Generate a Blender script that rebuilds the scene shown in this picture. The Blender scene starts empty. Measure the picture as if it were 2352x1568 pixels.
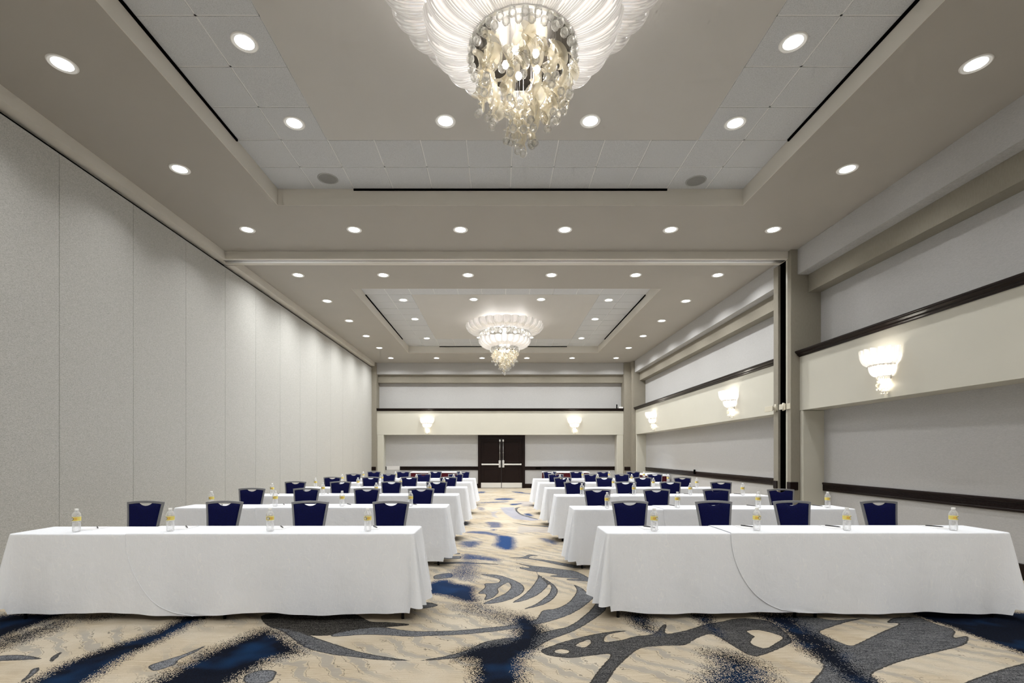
import bpy, math, random
import numpy as np
from mathutils import Vector, Matrix, noise as mnoise

random.seed(7)
PI = math.pi
SC = bpy.context.scene
COL = SC.collection

# ------------------------------------------------------------------ helpers
class MB:
    """collects vertices and faces and links them as ONE mesh object"""
    def __init__(self):
        self.v, self.f, self.sm, self.uv, self.mi = [], [], [], {}, []
    def add(self, verts, faces, smooth=False, mi=0):
        b = len(self.v)
        self.v += [tuple(p) for p in verts]
        for f in faces:
            self.f.append(tuple(i + b for i in f)); self.sm.append(smooth); self.mi.append(mi)
        return b
    def box(self, x0, x1, y0, y1, z0, z1, mi=0):
        self.add([(x0,y0,z0),(x1,y0,z0),(x1,y1,z0),(x0,y1,z0),(x0,y0,z1),(x1,y0,z1),(x1,y1,z1),(x0,y1,z1)],
                 [(0,3,2,1),(4,5,6,7),(0,1,5,4),(1,2,6,5),(2,3,7,6),(3,0,4,7)], False, mi)
    def obox(self, c, sx, sy, sz, rot):
        R = rot.to_matrix() if hasattr(rot, 'to_matrix') else rot
        vs = [Vector(c) + R @ Vector((a*sx/2, b*sy/2, d*sz/2)) for d in (-1,1) for a, b in ((-1,-1),(1,-1),(1,1),(-1,1))]
        self.add(vs, [(0,3,2,1),(4,5,6,7),(0,1,5,4),(1,2,6,5),(2,3,7,6),(3,0,4,7)])
    def quad(self, a, b, c, d, mi=0):
        self.add([a,b,c,d], [(0,1,2,3)], False, mi)
    def lathe(self, prof, n=24, c=(0,0,0), a0=0.0, a1=2*PI, smooth=True, cap=True):
        full = abs(a1 - a0 - 2*PI) < 1e-6
        m = n if full else n + 1
        vs = []
        for r, z in prof:
            for i in range(m):
                a = a0 + (a1-a0)*i/n
                vs.append((c[0]+r*math.cos(a), c[1]+r*math.sin(a), c[2]+z))
        fs = []
        for j in range(len(prof)-1):
            for i in range(n):
                k = (i+1) % m
                fs.append((j*m+i, j*m+k, (j+1)*m+k, (j+1)*m+i))
        b = self.add(vs, fs, smooth)
        if cap and full:
            for j, flip in ((0, True), (len(prof)-1, False)):
                if prof[j][0] > 1e-5:
                    ring = [b + j*m + i for i in range(m)]
                    self.f.append(tuple(reversed(ring)) if flip else tuple(ring)); self.sm.append(False); self.mi.append(0)
    def tube(self, pts, r, n=8, smooth=True, closed=False):
        pts = [Vector(p) for p in pts]
        vs, N = [], len(pts)
        up = Vector((0,0,1))
        for i, p in enumerate(pts):
            t = (pts[(i+1) % N] - pts[i-1]) if closed else (pts[min(i+1,N-1)] - pts[max(i-1,0)])
            t.normalize()
            a = t.cross(up)
            if a.length < 1e-3: a = t.cross(Vector((0,1,0)))
            a.normalize(); b = a.cross(t)
            rr = r[i] if isinstance(r, (list, tuple)) else r
            for k in range(n):
                w = 2*PI*k/n
                vs.append(p + a*(rr*math.cos(w)) + b*(rr*math.sin(w)))
        fs = []
        M = N if closed else N-1
        for i in range(M):
            for k in range(n):
                k2 = (k+1) % n; i2 = (i+1) % N
                fs.append((i*n+k, i*n+k2, i2*n+k2, i2*n+k))
        b0 = self.add(vs, fs, smooth)
        if not closed:
            self.f.append(tuple(b0+k for k in reversed(range(n)))); self.sm.append(False); self.mi.append(0)
            self.f.append(tuple(b0+(N-1)*n+k for k in range(n))); self.sm.append(False); self.mi.append(0)
    def prism(self, poly, axis, a0, a1, mi=0):
        """extrude a closed 2-D outline along one axis ('x','y','z')"""
        def P(p, t):
            return {'x': (t, p[0], p[1]), 'y': (p[0], t, p[1]), 'z': (p[0], p[1], t)}[axis]
        n = len(poly)
        vs = [P(p, a0) for p in poly] + [P(p, a1) for p in poly]
        fs = [tuple(range(n)), tuple(range(2*n-1, n-1, -1))] + [(i, i+n, (i+1) % n+n, (i+1) % n) for i in range(n)]
        self.add(vs, fs, False, mi)
    def build(self, name, mats, parent=None, bevel=0.0, recalc=True):
        me = bpy.data.meshes.new(name)
        me.from_pydata(self.v, [], self.f)
        me.polygons.foreach_set('use_smooth', self.sm)
        me.polygons.foreach_set('material_index', self.mi)
        for m in (mats if isinstance(mats, (list, tuple)) else [mats]): me.materials.append(m)
        if recalc:
            import bmesh
            bm = bmesh.new(); bm.from_mesh(me)
            bmesh.ops.recalc_face_normals(bm, faces=bm.faces)
            bm.to_mesh(me); bm.free()
        me.update()
        o = bpy.data.objects.new(name, me)
        COL.objects.link(o)
        if parent is not None: o.parent = parent
        if bevel:
            md = o.modifiers.new('bevel', 'BEVEL'); md.width = bevel; md.segments = 2; md.limit_method = 'ANGLE'; md.angle_limit = 0.6
        return o

def tag(o, label, cat, group=None, kind=None):
    o['label'] = label; o['category'] = cat
    if group: o['group'] = group
    if kind: o['kind'] = kind
    return o
def struct(o):
    o['kind'] = 'structure'; return o
def thing(name, label, cat, loc=(0,0,0), rz=0.0, group=None):
    o = bpy.data.objects.new(name, None); COL.objects.link(o)
    o.empty_display_size = 0.1
    o.location = loc; o.rotation_euler = (0,0,rz)
    return tag(o, label, cat, group)
def part(name, data, parent, loc=(0,0,0), rot=(0,0,0), scale=(1,1,1)):
    o = bpy.data.objects.new(name, data); COL.objects.link(o); o.parent = parent
    o.location = loc; o.rotation_euler = rot; o.scale = scale
    return o
def copy_tree(o, parent=None):
    c = o.copy(); COL.objects.link(c)
    if parent is not None: c.parent = parent
    for ch in list(o.children): copy_tree(ch, c)
    return c

# ------------------------------------------------------------------ materials
def mat(name, col, rough=0.6, metal=0.0, spec=0.5):
    m = bpy.data.materials.new(name); m.use_nodes = True
    b = m.node_tree.nodes['Principled BSDF']
    b.inputs['Base Color'].default_value = (*col, 1); b.inputs['Roughness'].default_value = rough
    b.inputs['Metallic'].default_value = metal; b.inputs['Specular IOR Level'].default_value = spec
    return m
class NT:
    def __init__(self, m):
        self.m, self.t = m, m.node_tree
        self.b = self.t.nodes.get('Principled BSDF'); self.out = self.t.nodes.get('Material Output')
    def n(self, typ, ins=None, **props):
        nd = self.t.nodes.new(typ)
        for k, v in props.items(): setattr(nd, k, v)
        for k, v in (ins or {}).items():
            if hasattr(v, 'is_linked') or isinstance(v, bpy.types.NodeSocket): self.t.links.new(v, nd.inputs[k])
            else: nd.inputs[k].default_value = v
        return nd
    def link(self, a, b): self.t.links.new(a, b)
    def math(self, op, a, b=0.0, c=None, clamp=False):
        ins = {0: a, 1: b}
        if c is not None: ins[2] = c
        return self.n('ShaderNodeMath', ins, operation=op, use_clamp=clamp).outputs[0]
    def mix(self, fac, a, b, blend='MIX'):
        nd = self.n('ShaderNodeMix', data_type='RGBA', blend_type=blend)
        for idx, v in ((0, fac), (6, a), (7, b)):
            if isinstance(v, bpy.types.NodeSocket): self.t.links.new(v, nd.inputs[idx])
            else: nd.inputs[idx].default_value = v if idx == 0 else (*v, 1) if len(v) == 3 else v
        return nd.outputs[2]
    def mapping(self, scale, coord='Object', rot=(0,0,0)):
        tc = self.n('ShaderNodeTexCoord')
        return self.n('ShaderNodeMapping', {'Vector': tc.outputs[coord], 'Scale': scale, 'Rotation': rot}).outputs[0]
    def noise(self, vec, scale, detail=2.0, rough=0.5):
        return self.n('ShaderNodeTexNoise', {'Vector': vec, 'Scale': scale, 'Detail': detail, 'Roughness': rough}).outputs['Fac']
    def ramp(self, fac, stops):
        nd = self.n('ShaderNodeValToRGB', {'Fac': fac}); r = nd.color_ramp
        while len(r.elements) < len(stops): r.elements.new(0.5)
        for e, (p, c) in zip(r.elements, stops):
            e.position = p; e.color = (*c, 1) if len(c) == 3 else c
        return nd.outputs[0]
    def bump(self, h, strength=0.3, dist=0.01):
        return self.n('ShaderNodeBump', {'Height': h, 'Strength': strength, 'Distance': dist}).outputs[0]
    def maprange(self, v, a, b, c=0.0, d=1.0, typ='LINEAR'):
        return self.n('ShaderNodeMapRange', {0: v, 1: a, 2: b, 3: c, 4: d}, interpolation_type=typ).outputs[0]

def fabric(name, c0, c1, scale, rough=0.9, bump=0.15, stretch=(1,1,1)):
    m = mat(name, c0, rough, spec=0.2); t = NT(m)
    v = t.mapping(stretch)
    f = t.noise(v, scale, 3.0, 0.6)
    f = t.maprange(f, 0.3, 0.7)
    t.link(t.mix(f, c0, c1), t.b.inputs['Base Color'])
    t.link(t.bump(f, bump, 0.004), t.b.inputs['Normal'])
    return m
def painted(name, c, rough=0.55, var=0.04):
    m = mat(name, c, rough, spec=0.3); t = NT(m)
    v = t.mapping((1,1,1)); f = t.noise(v, 1.3, 3.0)
    c2 = tuple(x*(1-var*2) for x in c)
    t.link(t.mix(f, c, c2), t.b.inputs['Base Color'])
    t.link(t.bump(t.noise(v, 220.0, 2.0), 0.06, 0.002), t.b.inputs['Normal'])
    return m

M = {}
M['soffit'] = painted('warm_ceiling_paint', (0.39, 0.366, 0.328))
M['header'] = painted('header_paint_with_light', (0.66, 0.63, 0.57))  # lighter than the soffit: light on the riser faces is put in the colour
M['gypsum'] = painted('gypsum_paint', (0.53, 0.515, 0.49))
M['taupe'] = fabric('taupe_wallcovering', (0.285, 0.262, 0.215), (0.255, 0.233, 0.19), 60, 0.8, 0.05, (1,1,0.25))
M['cream'] = painted('cream_paint', (0.565, 0.548, 0.475), 0.4)
M['black'] = mat('black_gap', (0.003, 0.003, 0.003), 0.9, spec=0.0)
M['metal_grey'] = mat('grey_metal', (0.42, 0.42, 0.42), 0.35, 0.8)
M['chrome'] = mat('satin_steel', (0.75, 0.75, 0.74), 0.28, 0.9)
M['kick'] = mat('brushed_kick_plate', (0.78, 0.77, 0.74), 0.4, 0.5)
M['offwhite'] = painted('offwhite_paint', (0.80, 0.79, 0.77))
M['frame'] = mat('silver_frame', (0.25, 0.25, 0.26), 0.42, 0.55)
M['white'] = mat('white_plastic', (0.85, 0.85, 0.83), 0.45)
M['trimring'] = mat('white_trim_ring', (0.75, 0.74, 0.71), 0.4)
M['pen'] = mat('black_pen_plastic', (0.008, 0.008, 0.009), 0.3)
M['paper'] = mat('white_paper', (0.82, 0.82, 0.84), 0.8)
M['tablesteel'] = mat('black_steel_leg', (0.01, 0.01, 0.011), 0.45, 0.3)
M['tabletop'] = mat('brown_laminate', (0.2, 0.12, 0.07), 0.5)
M['latch'] = mat('cream_latch_paint', (0.62, 0.58, 0.47), 0.45)
M['foot'] = mat('black_rubber', (0.01,0.01,0.01), 0.8)

def make_darkwood():
    m = mat('espresso_wood', (0.014, 0.008, 0.006), 0.28, spec=0.15); t = NT(m)
    v = t.mapping((1.5, 1.5, 14))
    f = t.noise(v, 6, 4, 0.6)
    t.link(t.mix(f, (0.006,0.0035,0.003), (0.016,0.008,0.0065)), t.b.inputs['Base Color'])
    t.link(t.bump(f, 0.05, 0.002), t.b.inputs['Normal'])
    return m
M['wood'] = make_darkwood()

def make_weave(name, c0, c1, c2, sx, sz, axis):
    """woven wall fabric: short horizontal slubs; axis is the wall's long direction"""
    m = mat(name, c0, 0.9, spec=0.15); t = NT(m)
    st = (1, 1, 4.5) if axis == 'iso' else (1,1,7)
    v = t.mapping(st)
    f = t.noise(v, sx, 3.0, 0.65)
    g = t.noise(t.mapping((1,1,1)), sz, 2.0, 0.6)
    s = t.math('ADD', t.math('MULTIPLY', f, 0.65), t.math('MULTIPLY', g, 0.35))
    t.link(t.ramp(s, [(0.36, c2), (0.5, c0), (0.64, c1)]), t.b.inputs['Base Color'])
    t.link(t.bump(s, 0.25, 0.004), t.b.inputs['Normal'])
    return m
M['partition'] = make_weave('partition_fabric', (0.455,0.45,0.425), (0.57,0.565,0.54), (0.33,0.325,0.30), 55, 120, 'iso')
M['wallfab'] = make_weave('grey_wallcovering', (0.44,0.435,0.43), (0.49,0.485,0.48), (0.39,0.385,0.38), 34, 150, 'long')

def make_tile():
    m = mat('mineral_ceiling_tile', (0.6,0.6,0.6), 0.95, spec=0.1); t = NT(m)
    v = t.mapping((1,1,1))
    f = t.noise(v, 160, 2.0, 0.7)
    t.link(t.ramp(f, [(0.33, (0.43,0.44,0.452)), (0.5, (0.545,0.557,0.57)), (0.7, (0.62,0.63,0.645))]), t.b.inputs['Base Color'])
    t.link(t.bump(f, 0.35, 0.004), t.b.inputs['Normal'])
    return m
M['tile'] = make_tile()
M['grid'] = mat('tile_grid', (0.74,0.74,0.73), 0.5)
M['tilegap'] = mat('tile_edge_shadow_gap', (0.16,0.16,0.16), 0.9)

def make_cloth():
    m = mat('white_damask_cloth', (0.84,0.84,0.835), 0.75, spec=0.25); t = NT(m)
    v = t.mapping((1,1,1))
    w = t.n('ShaderNodeTexWave', {'Vector': t.mapping((1,1,0.45)), 'Scale': 4.2, 'Distortion': 14.0, 'Detail': 1.5, 'Detail Scale': 2.2}, wave_type='BANDS', bands_direction='X').outputs['Fac']
    ln = t.maprange(t.math('ABSOLUTE', t.math('SUBTRACT', w, 0.5)), 0.0, 0.10, 1.0, 0.0)
    t.link(t.mix(ln, (0.85,0.872,0.915), (0.905,0.918,0.945)), t.b.inputs['Base Color'])
    rg = t.maprange(ln, 0, 1, 0.8, 0.5); t.link(rg, t.b.inputs['Roughness'])
    wr = t.noise(v, 9.0, 4.0, 0.55)
    fine = t.noise(v, 420.0, 1.0)
    h = t.math('ADD', t.math('MULTIPLY', wr, 1.0), t.math('ADD', t.math('MULTIPLY', ln, 0.05), t.math('MULTIPLY', fine, 0.03)))
    t.link(t.bump(h, 0.32, 0.02), t.b.inputs['Normal'])
    return m
M['cloth'] = make_cloth()

def make_navy():
    m = mat('navy_chair_fabric', (0.003,0.006,0.055), 0.85, spec=0.15); t = NT(m)
    v = t.mapping((1,1,1))
    ck = t.n('ShaderNodeTexVoronoi', {'Vector': v, 'Scale': 90.0}, feature='F1').outputs['Distance']
    f = t.maprange(ck, 0.1, 0.6)
    t.link(t.mix(f, (0.0020,0.0038,0.060), (0.0013,0.0023,0.036)), t.b.inputs['Base Color'])
    t.link(t.bump(f, 0.2, 0.003), t.b.inputs['Normal'])
    t.b.inputs['Sheen Weight'].default_value = 0.04
    t.b.inputs['Sheen Tint'].default_value = (0.2,0.3,0.8,1)
    return m
M['navy'] = make_navy()
M['burgundy'] = fabric('burgundy_skirt_fabric', (0.085,0.004,0.012), (0.055,0.003,0.008), 40, 0.6, 0.1)

def make_lens(nm, s):
    m = bpy.data.materials.new(nm); m.use_nodes = True
    t = NT(m); t.t.nodes.remove(t.b)
    e = t.n('ShaderNodeEmission', {'Color': (0.985, 0.99, 0.985, 1), 'Strength': s})
    t.link(e.outputs[0], t.out.inputs[0]); return m
def make_bulb(name, s, col):
    m = bpy.data.materials.new(name); m.use_nodes = True
    t = NT(m); t.t.nodes.remove(t.b)
    e = t.n('ShaderNodeEmission', {'Color': (*col, 1), 'Strength': s})
    t.link(e.outputs[0], t.out.inputs[0]); return m
LENS_E = 6.0
M['lens'] = make_lens('lit_lens', LENS_E)
M['lens_far'] = make_lens('lit_lens_far_zone', LENS_E*1.3)
M['bulb'] = make_bulb('lit_bulb', 34.0, (1.0, 0.96, 0.90))
M['bulb_low'] = make_bulb('lit_bulb_lower_tier', 10.0, (1.0, 0.96, 0.90))
M['sbulb'] = make_bulb('lit_sconce_bulb', 30.0, (1.0, 0.93, 0.82))

def make_petal():
    m = bpy.data.materials.new('ribbed_pearl_glass'); m.use_nodes = True
    t = NT(m); t.t.nodes.remove(t.b)
    uv = t.n('ShaderNodeTexCoord').outputs['UV']
    mp = t.n('ShaderNodeMapping', {'Vector': uv, 'Scale': (1,1,1)}).outputs[0]
    w = t.n('ShaderNodeTexWave', {'Vector': mp, 'Scale': 2.2, 'Distortion': 0.0, 'Detail': 0.0}, wave_type='BANDS', bands_direction='X').outputs['Fac']
    bp = t.bump(w, 0.25, 0.01)
    gcol = t.mix(t.maprange(w, 0.1, 0.9), (0.72,0.69,0.68), (0.90,0.88,0.87))
    tr = t.n('ShaderNodeBsdfTranslucent', {'Color': gcol, 'Normal': bp})
    df = t.n('ShaderNodeBsdfDiffuse', {'Color': gcol, 'Normal': bp})
    gl = t.n('ShaderNodeBsdfGlossy', {'Color': (1,1,1,1), 'Roughness': 0.15, 'Normal': bp})
    a = t.n('ShaderNodeMixShader', {0: 0.42, 1: tr.outputs[0], 2: df.outputs[0]})
    b = a
    fr = t.n('ShaderNodeFresnel', {'IOR': 1.45, 'Normal': bp})
    c = t.n('ShaderNodeMixShader', {0: t.math('MULTIPLY', fr.outputs[0], 0.6), 1: b.outputs[0], 2: gl.outputs[0]})
    t.link(c.outputs[0], t.out.inputs[0]); return m
M['petal'] = make_petal()
def make_thin_glass(name, tint, body, bodyw, rough=0.04, ior=1.5, gloss=0.35):
    m = bpy.data.materials.new(name); m.use_nodes = True
    t = NT(m); t.t.nodes.remove(t.b)
    tp = t.n('ShaderNodeBsdfTransparent', {'Color': (*tint, 1)})
    gl = t.n('ShaderNodeBsdfGlossy', {'Color': (1,1,1,1), 'Roughness': rough})
    tr = t.n('ShaderNodeBsdfTranslucent', {'Color': (*body, 1)})
    df = t.n('ShaderNodeBsdfDiffuse', {'Color': (*body, 1)})
    bd = t.n('ShaderNodeMixShader', {0: 0.5, 1: tr.outputs[0], 2: df.outputs[0]})
    lw = t.n('ShaderNodeLayerWeight', {'Blend': 0.35})
    edge = t.maprange(lw.outputs['Facing'], 0.0, 1.0, bodyw, min(1.0, bodyw+0.45))
    a = t.n('ShaderNodeMixShader', {0: edge, 1: tp.outputs[0], 2: bd.outputs[0]})
    fr = t.n('ShaderNodeFresnel', {'IOR': ior})
    frm = t.maprange(fr.outputs[0], 0.0, 1.0, 0.0, gloss)
    b = t.n('ShaderNodeMixShader', {0: frm, 1: a.outputs[0], 2: gl.outputs[0]})
    t.link(b.outputs[0], t.out.inputs[0]); return m
M['champagne'] = make_thin_glass('champagne_glass', (0.97,0.945,0.88), (0.92,0.85,0.69), 0.36, 0.06, 1.8, 0.55)
M['crystal'] = make_thin_glass('clear_crystal', (0.98,0.98,0.97), (0.93,0.92,0.89), 0.20, 0.03, 1.7, 0.6)
M['pet'] = make_thin_glass('clear_bottle_plastic', (0.99,0.99,0.99), (0.95,0.955,0.96), 0.24, 0.06, 1.5)
M['label'] = mat('yellow_label', (0.80,0.67,0.16), 0.45)
M['orange'] = mat('orange_print', (0.80,0.36,0.05), 0.5)
M['emblem'] = mat('navy_print', (0.012,0.014,0.05), 0.45)
M['lettering'] = mat('white_print', (0.85,0.86,0.92), 0.5)
EXPOSURE = 1.75
CARPET = [
 ('n',1,0.1,[(-4.63,4.35),(-4.54,4.55),(-4.02,4.56),(-3.99,4.45),(-3.98,4.22),(-4,4.11),(-3.96,3.96),(-4.07,3.78)]),
 ('n',0.72,0.12,[(-4.05,3.87),(-4.03,3.96),(-3.96,4.11),(-3.96,4.31),(-3.88,4.43),(-3.72,4.24),(-3.69,4.11),(-3.7,3.87),(-3.74,3.68),(-3.78,3.51)]),
 ('n',0.5,0.08,[(-3.81,4.49),(-3.37,4.52),(-3.45,4.45),(-3.55,4.31),(-3.69,4.35)]),
 ('n',1,0.09,[(-2.89,4.51),(-2.65,4.51),(-2.66,4.28),(-2.66,4.03),(-2.68,3.81),(-2.71,3.64),(-2.7,3.43),(-2.66,3.18),(-2.61,2.99),(-3.04,2.99),(-3.03,3.2),(-3.06,3.45),(-3.01,3.65),(-2.94,3.87),(-2.84,4.06)]),
 ('n',1,0.13,[(-1.98,4.15),(-1.79,4.05),(-1.48,3.72),(-1.47,3.61),(-1.62,3.53),(-1.68,3.34),(-1.72,3.15),(-1.69,2.99),(-2.27,2.99),(-2.26,3.17),(-2.2,3.43),(-2.18,3.67),(-2.08,3.9)]),
 ('n',1,0.1,[(0.11,4.49),(0.28,4.43),(0.4,4.13),(0.38,3.96),(0.33,3.9),(0.31,3.75),(0.25,3.64),(0.16,3.51),(0.16,3.16),(0.15,2.89),(-0.15,2.89),(-0.17,3.51),(-0.31,3.52),(-0.27,3.69),(-0.14,3.78),(0.12,3.9),(0.14,4.17)]),
 ('n',1,0.07,[(-0.77,5.61),(-0.72,5.73),(-0.6,5.78),(-0.49,5.59),(-0.35,5.54),(-0.26,5.43),(-0.26,5.18),(-0.19,4.9),(-0.31,4.89),(-0.56,5.12),(-0.71,5.18),(-0.93,5.12),(-1.01,5.54)]),
 ('n',0.62,0.1,[(-0.51,6.79),(-0.3,6.79),(-0.24,5.65),(-0.56,5.86),(-0.7,5.92),(-0.59,6.21),(-0.54,6.46)]),
 ('n',0.8,0.07,[(-0.52,7.24),(-0.45,7.27),(-0.26,7.14),(0.03,6.87),(0.02,6.73),(-0.25,6.85),(-0.51,6.85)]),
 ('n',0.55,0.14,[(-0.42,4.79),(-0.2,4.9),(-0.05,4.73),(0.08,4.6),(0.16,4.6),(0.3,4.45),(0.38,4.26),(-0,4.26),(-0.17,4.5),(-0.33,4.52)]),
 ('n',1,0.1,[(0.12,4.45),(0.24,4.51),(0.34,4.35),(0.34,4.17),(0.1,4.22)]),
 ('n',0.95,0.08,[(-0.04,9),(0.28,8.76),(0.29,8.4),(0.26,7.61),(0.1,7.54),(-0.01,7.76),(-0.09,7.98),(-0.03,8.23)]),
 ('n',0.8,0.07,[(-0.69,9.24),(-0.49,9.42),(-0.25,9.4),(0.06,8.97),(-0.04,8.85),(-0.24,9.05),(-0.47,9.17)]),
 ('n',0.75,0.09,[(-0.65,8.27),(-0.46,8.37),(-0.28,8.27),(-0.32,7.98),(-0.4,7.76),(-0.51,7.76),(-0.61,7.98)]),
 ('n',0.75,0.08,[(0.7,8.65),(0.84,8.6),(0.99,8.31),(0.96,7.98),(0.85,8.1)]),
 ('n',0.7,0.06,[(-0.3,10.72),(-0.01,10.69),(0.08,10.31),(0.06,9.88),(-0.17,9.82),(-0.19,10.19)]),
 ('n',0.7,0.05,[(-0.15,9.64),(-0.04,9.68),(-0.04,9.47),(-0.13,9.45)]),
 ('n',0.8,0.04,[(0.33,14.62),(0.79,14.78),(0.5,14.18),(0.35,14.18)]),
 ('n',0.7,0.04,[(-0.82,14.83),(-0.15,15.25),(0.41,15.39),(0.26,15.1),(-0.55,14.78)]),
 ('n',0.8,0.06,[(-0.13,16.32),(0.29,16.65),(0.6,16.16),(0.27,15.69),(-0.1,15.84)]),
 ('n',0.8,0.04,[(-0.79,19.44),(-0.47,19.35),(-0.55,18.64),(-0.83,18.64)]),
 ('n',0.8,0.04,[(0.48,19.44),(0.93,19.21),(1,18.68),(1.26,18.42),(1.24,18.14),(0.67,18.77)]),
 ('n',0.85,0.05,[(0.61,12.17),(0.79,12.26),(0.86,11.64),(0.69,11.73)]),
 ('n',0.6,0.05,[(-0.8,10.87),(-0.61,10.79),(-0.64,10.19),(-0.74,10.06)]),
 ('n',0.5,0.05,[(-0.61,13.7),(-0.4,13.59),(-0.34,12.94),(-0.53,12.94)]),
 ('n',1,0.06,[(3.81,4.63),(4.7,4.58),(5.09,4.56),(3.87,3.46),(3.88,3.61),(3.87,3.72),(3.86,3.99),(3.87,4.2),(3.83,4.35),(3.82,4.51)]),
 ('n',0.92,0.09,[(2.37,4.56),(2.73,4.53),(2.64,4.24),(2.64,3.98),(2.61,3.75),(2.53,3.48),(2.47,3.34),(2.47,3.15),(2.4,2.99),(2.21,2.99),(2.27,3.27),(2.3,3.41),(2.28,3.6),(2.3,3.84),(2.38,4.18)]),
 ('n',0.85,0.14,[(1.56,3.69),(1.76,3.64),(1.84,3.51),(1.84,3.39),(1.72,2.99),(1.19,2.99),(1.42,3.32),(1.55,3.46),(1.52,3.59)]),
 ('n',0.85,0.07,[(1.76,4.56),(1.98,4.51),(1.87,4.2),(1.83,3.96),(1.83,3.81),(1.77,4.01),(1.76,4.22)]),
 ('n',0.85,0.09,[(1.16,4.58),(1.39,4.56),(1.33,4.17),(1.34,4.01),(1.24,4.06),(1.16,4.24)]),
 ('g',0.35,0,[(-3.71,3.58),(-3.65,3.59),(-3.55,3.61),(-3.4,3.58),(-3.27,3.53),(-3.38,3.52),(-3.5,3.5),(-3.63,3.5)]),
 ('g',0.35,0,[(-3.26,3.56),(-3.27,3.69),(-3.21,3.57),(-3.15,3.44)]),
 ('g',0.2,0,[(-3.21,3.37),(-3.18,3.4),(-3.12,3.32),(-3.08,3.19),(-3.09,3.15),(-3.15,3.28)]),
 ('g',0.1,0,[(-2.45,3.41),(-2.41,3.48),(-2.32,3.61),(-2.25,3.82),(-2.26,3.63),(-2.3,3.53),(-2.26,3.43),(-2.34,3.32)]),
 ('g',0.15,0,[(-1.7,3.27),(-1.63,3.36),(-1.5,3.34),(-1.47,3.19),(-1.5,3.15),(-1.64,3.15)]),
 ('g',1,0,[(-2.21,4.51),(-1.9,4.6),(-1.41,4.59),(-1.28,4.49),(-1.13,4.31),(-0.97,4.31),(-0.76,4.26),(-0.78,4.22),(-0.97,4.18),(-1.08,4.14),(-1.24,4.05),(-1.46,3.96),(-1.75,4.1),(-1.99,4.2)]),
 ('g',0.5,0,[(-1.99,4.2),(-1.81,4.1),(-1.47,3.72),(-1.21,3.6),(-1.1,3.58),(-0.86,3.51),(-0.6,3.5),(-0.71,3.53),(-0.88,3.59),(-1.06,3.67),(-1.44,3.92),(-1.73,4.13)]),
 ('g',0.3,0,[(-1.38,4.05),(-1.22,4.16),(-1.05,4.2),(-0.91,4.16),(-0.77,4.1),(-0.63,4.08),(-0.34,4.1),(-0.09,4.17),(0.14,4.24),(0.37,4.39),(0.4,4.64),(0.61,4.69),(0.77,4.83),(0.92,5.24),(1.09,5.24),(0.9,4.87),(0.67,4.51),(0.43,4.3),(0.16,4.15),(-0.09,4.06),(-0.33,4),(-0.57,3.98),(-0.71,3.96),(-0.93,4),(-1.12,4.01),(-1.35,3.95)]),
 ('g',0.6,0,[(-0.59,3.5),(-0.4,3.57),(-0.23,3.69),(-0.13,3.84),(0.03,3.93),(0.21,3.95),(0.43,4.1),(0.62,4.2),(0.88,4.64),(1.12,5.24),(1.25,5.24),(1.07,4.78),(0.92,4.47),(0.65,4.1),(0.39,3.88),(0.26,3.69),(0.09,3.69),(-0.14,3.69),(-0.29,3.55),(-0.45,3.51)]),
 ('g',0.8,0,[(0.3,3.68),(0.5,3.85),(0.76,4.01),(1,4.1),(1.1,4.1),(0.88,4.01),(0.82,3.84),(0.98,3.89),(1.12,3.98),(1.28,4.01),(1.42,4.24),(1.47,4.26),(1.35,4),(1.59,4.11),(1.77,4.24),(1.95,4.31),(2.18,4.43),(2.42,4.35),(2.37,4),(2.32,3.84),(1.89,3.56),(1.83,3.61),(1.8,3.84),(1.76,4.05),(1.59,3.93),(1.45,3.78),(1.29,3.78),(1.11,3.75),(1.02,3.67),(0.83,3.41),(0.7,3.16),(0.6,2.99),(0.5,2.99),(0.69,3.36),(0.86,3.64),(0.68,3.59),(0.51,3.54),(0.36,3.59)]),
 ('h',0,0,[(0.58,3.78),(0.73,3.92),(0.73,3.84),(0.66,3.73)]),
 ('h',0,0,[(0.41,3.67),(0.48,3.72),(0.54,3.67),(0.51,3.63),(0.44,3.63)]),
 ('h',0,0,[(2.07,4.1),(2.19,4.12),(2.26,4.05),(2.31,3.95),(2.16,3.82),(2.02,3.71),(1.96,3.81),(2.03,3.92),(2.08,3.96),(2.07,4.01)]),
 ('g',0.55,0,[(2.65,4.47),(2.84,4.47),(2.96,4.35),(3.18,4.39),(3.5,4.45),(3.34,4.42),(3.06,4.31),(2.75,4.13),(2.65,4.06),(2.67,3.87),(2.71,3.76),(2.88,3.87),(3.2,4.08),(3.53,4.28),(3.38,4.28),(3.58,4.44),(3.82,4.45),(3.8,4.28),(3.85,4.11),(3.63,3.92),(3.82,3.99),(3.75,3.9),(3.6,3.78),(3.16,3.61),(2.84,3.48),(2.49,3.29),(2.46,3.16),(2.4,2.99),(1.83,2.99),(2.28,3.41),(2.29,3.51),(2.57,3.69),(2.53,4)]),
 ('g',0.6,0,[(4.15,3.61),(3.71,3.46),(3.47,3.37),(3.19,3.25),(3,3.16),(2.71,2.99),(3.44,2.99)]),
 ('g',0.35,0,[(0.85,5.58),(0.93,5.39),(0.96,5.12),(0.96,5.02),(0.87,4.82),(0.75,4.62),(0.56,4.42),(0.39,4.31),(0.31,4.27),(0.41,4.62),(0.56,4.68),(0.7,4.87),(0.82,5.18),(0.86,5.36)]),
 ('g',0.25,0,[(0.47,6.1),(0.58,5.73),(0.64,5.5),(0.65,5.29),(0.59,5.06),(0.48,4.84),(0.34,4.72),(0.22,4.65),(0.37,4.82),(0.53,5.15),(0.6,5.46),(0.55,5.69)]),
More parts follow.
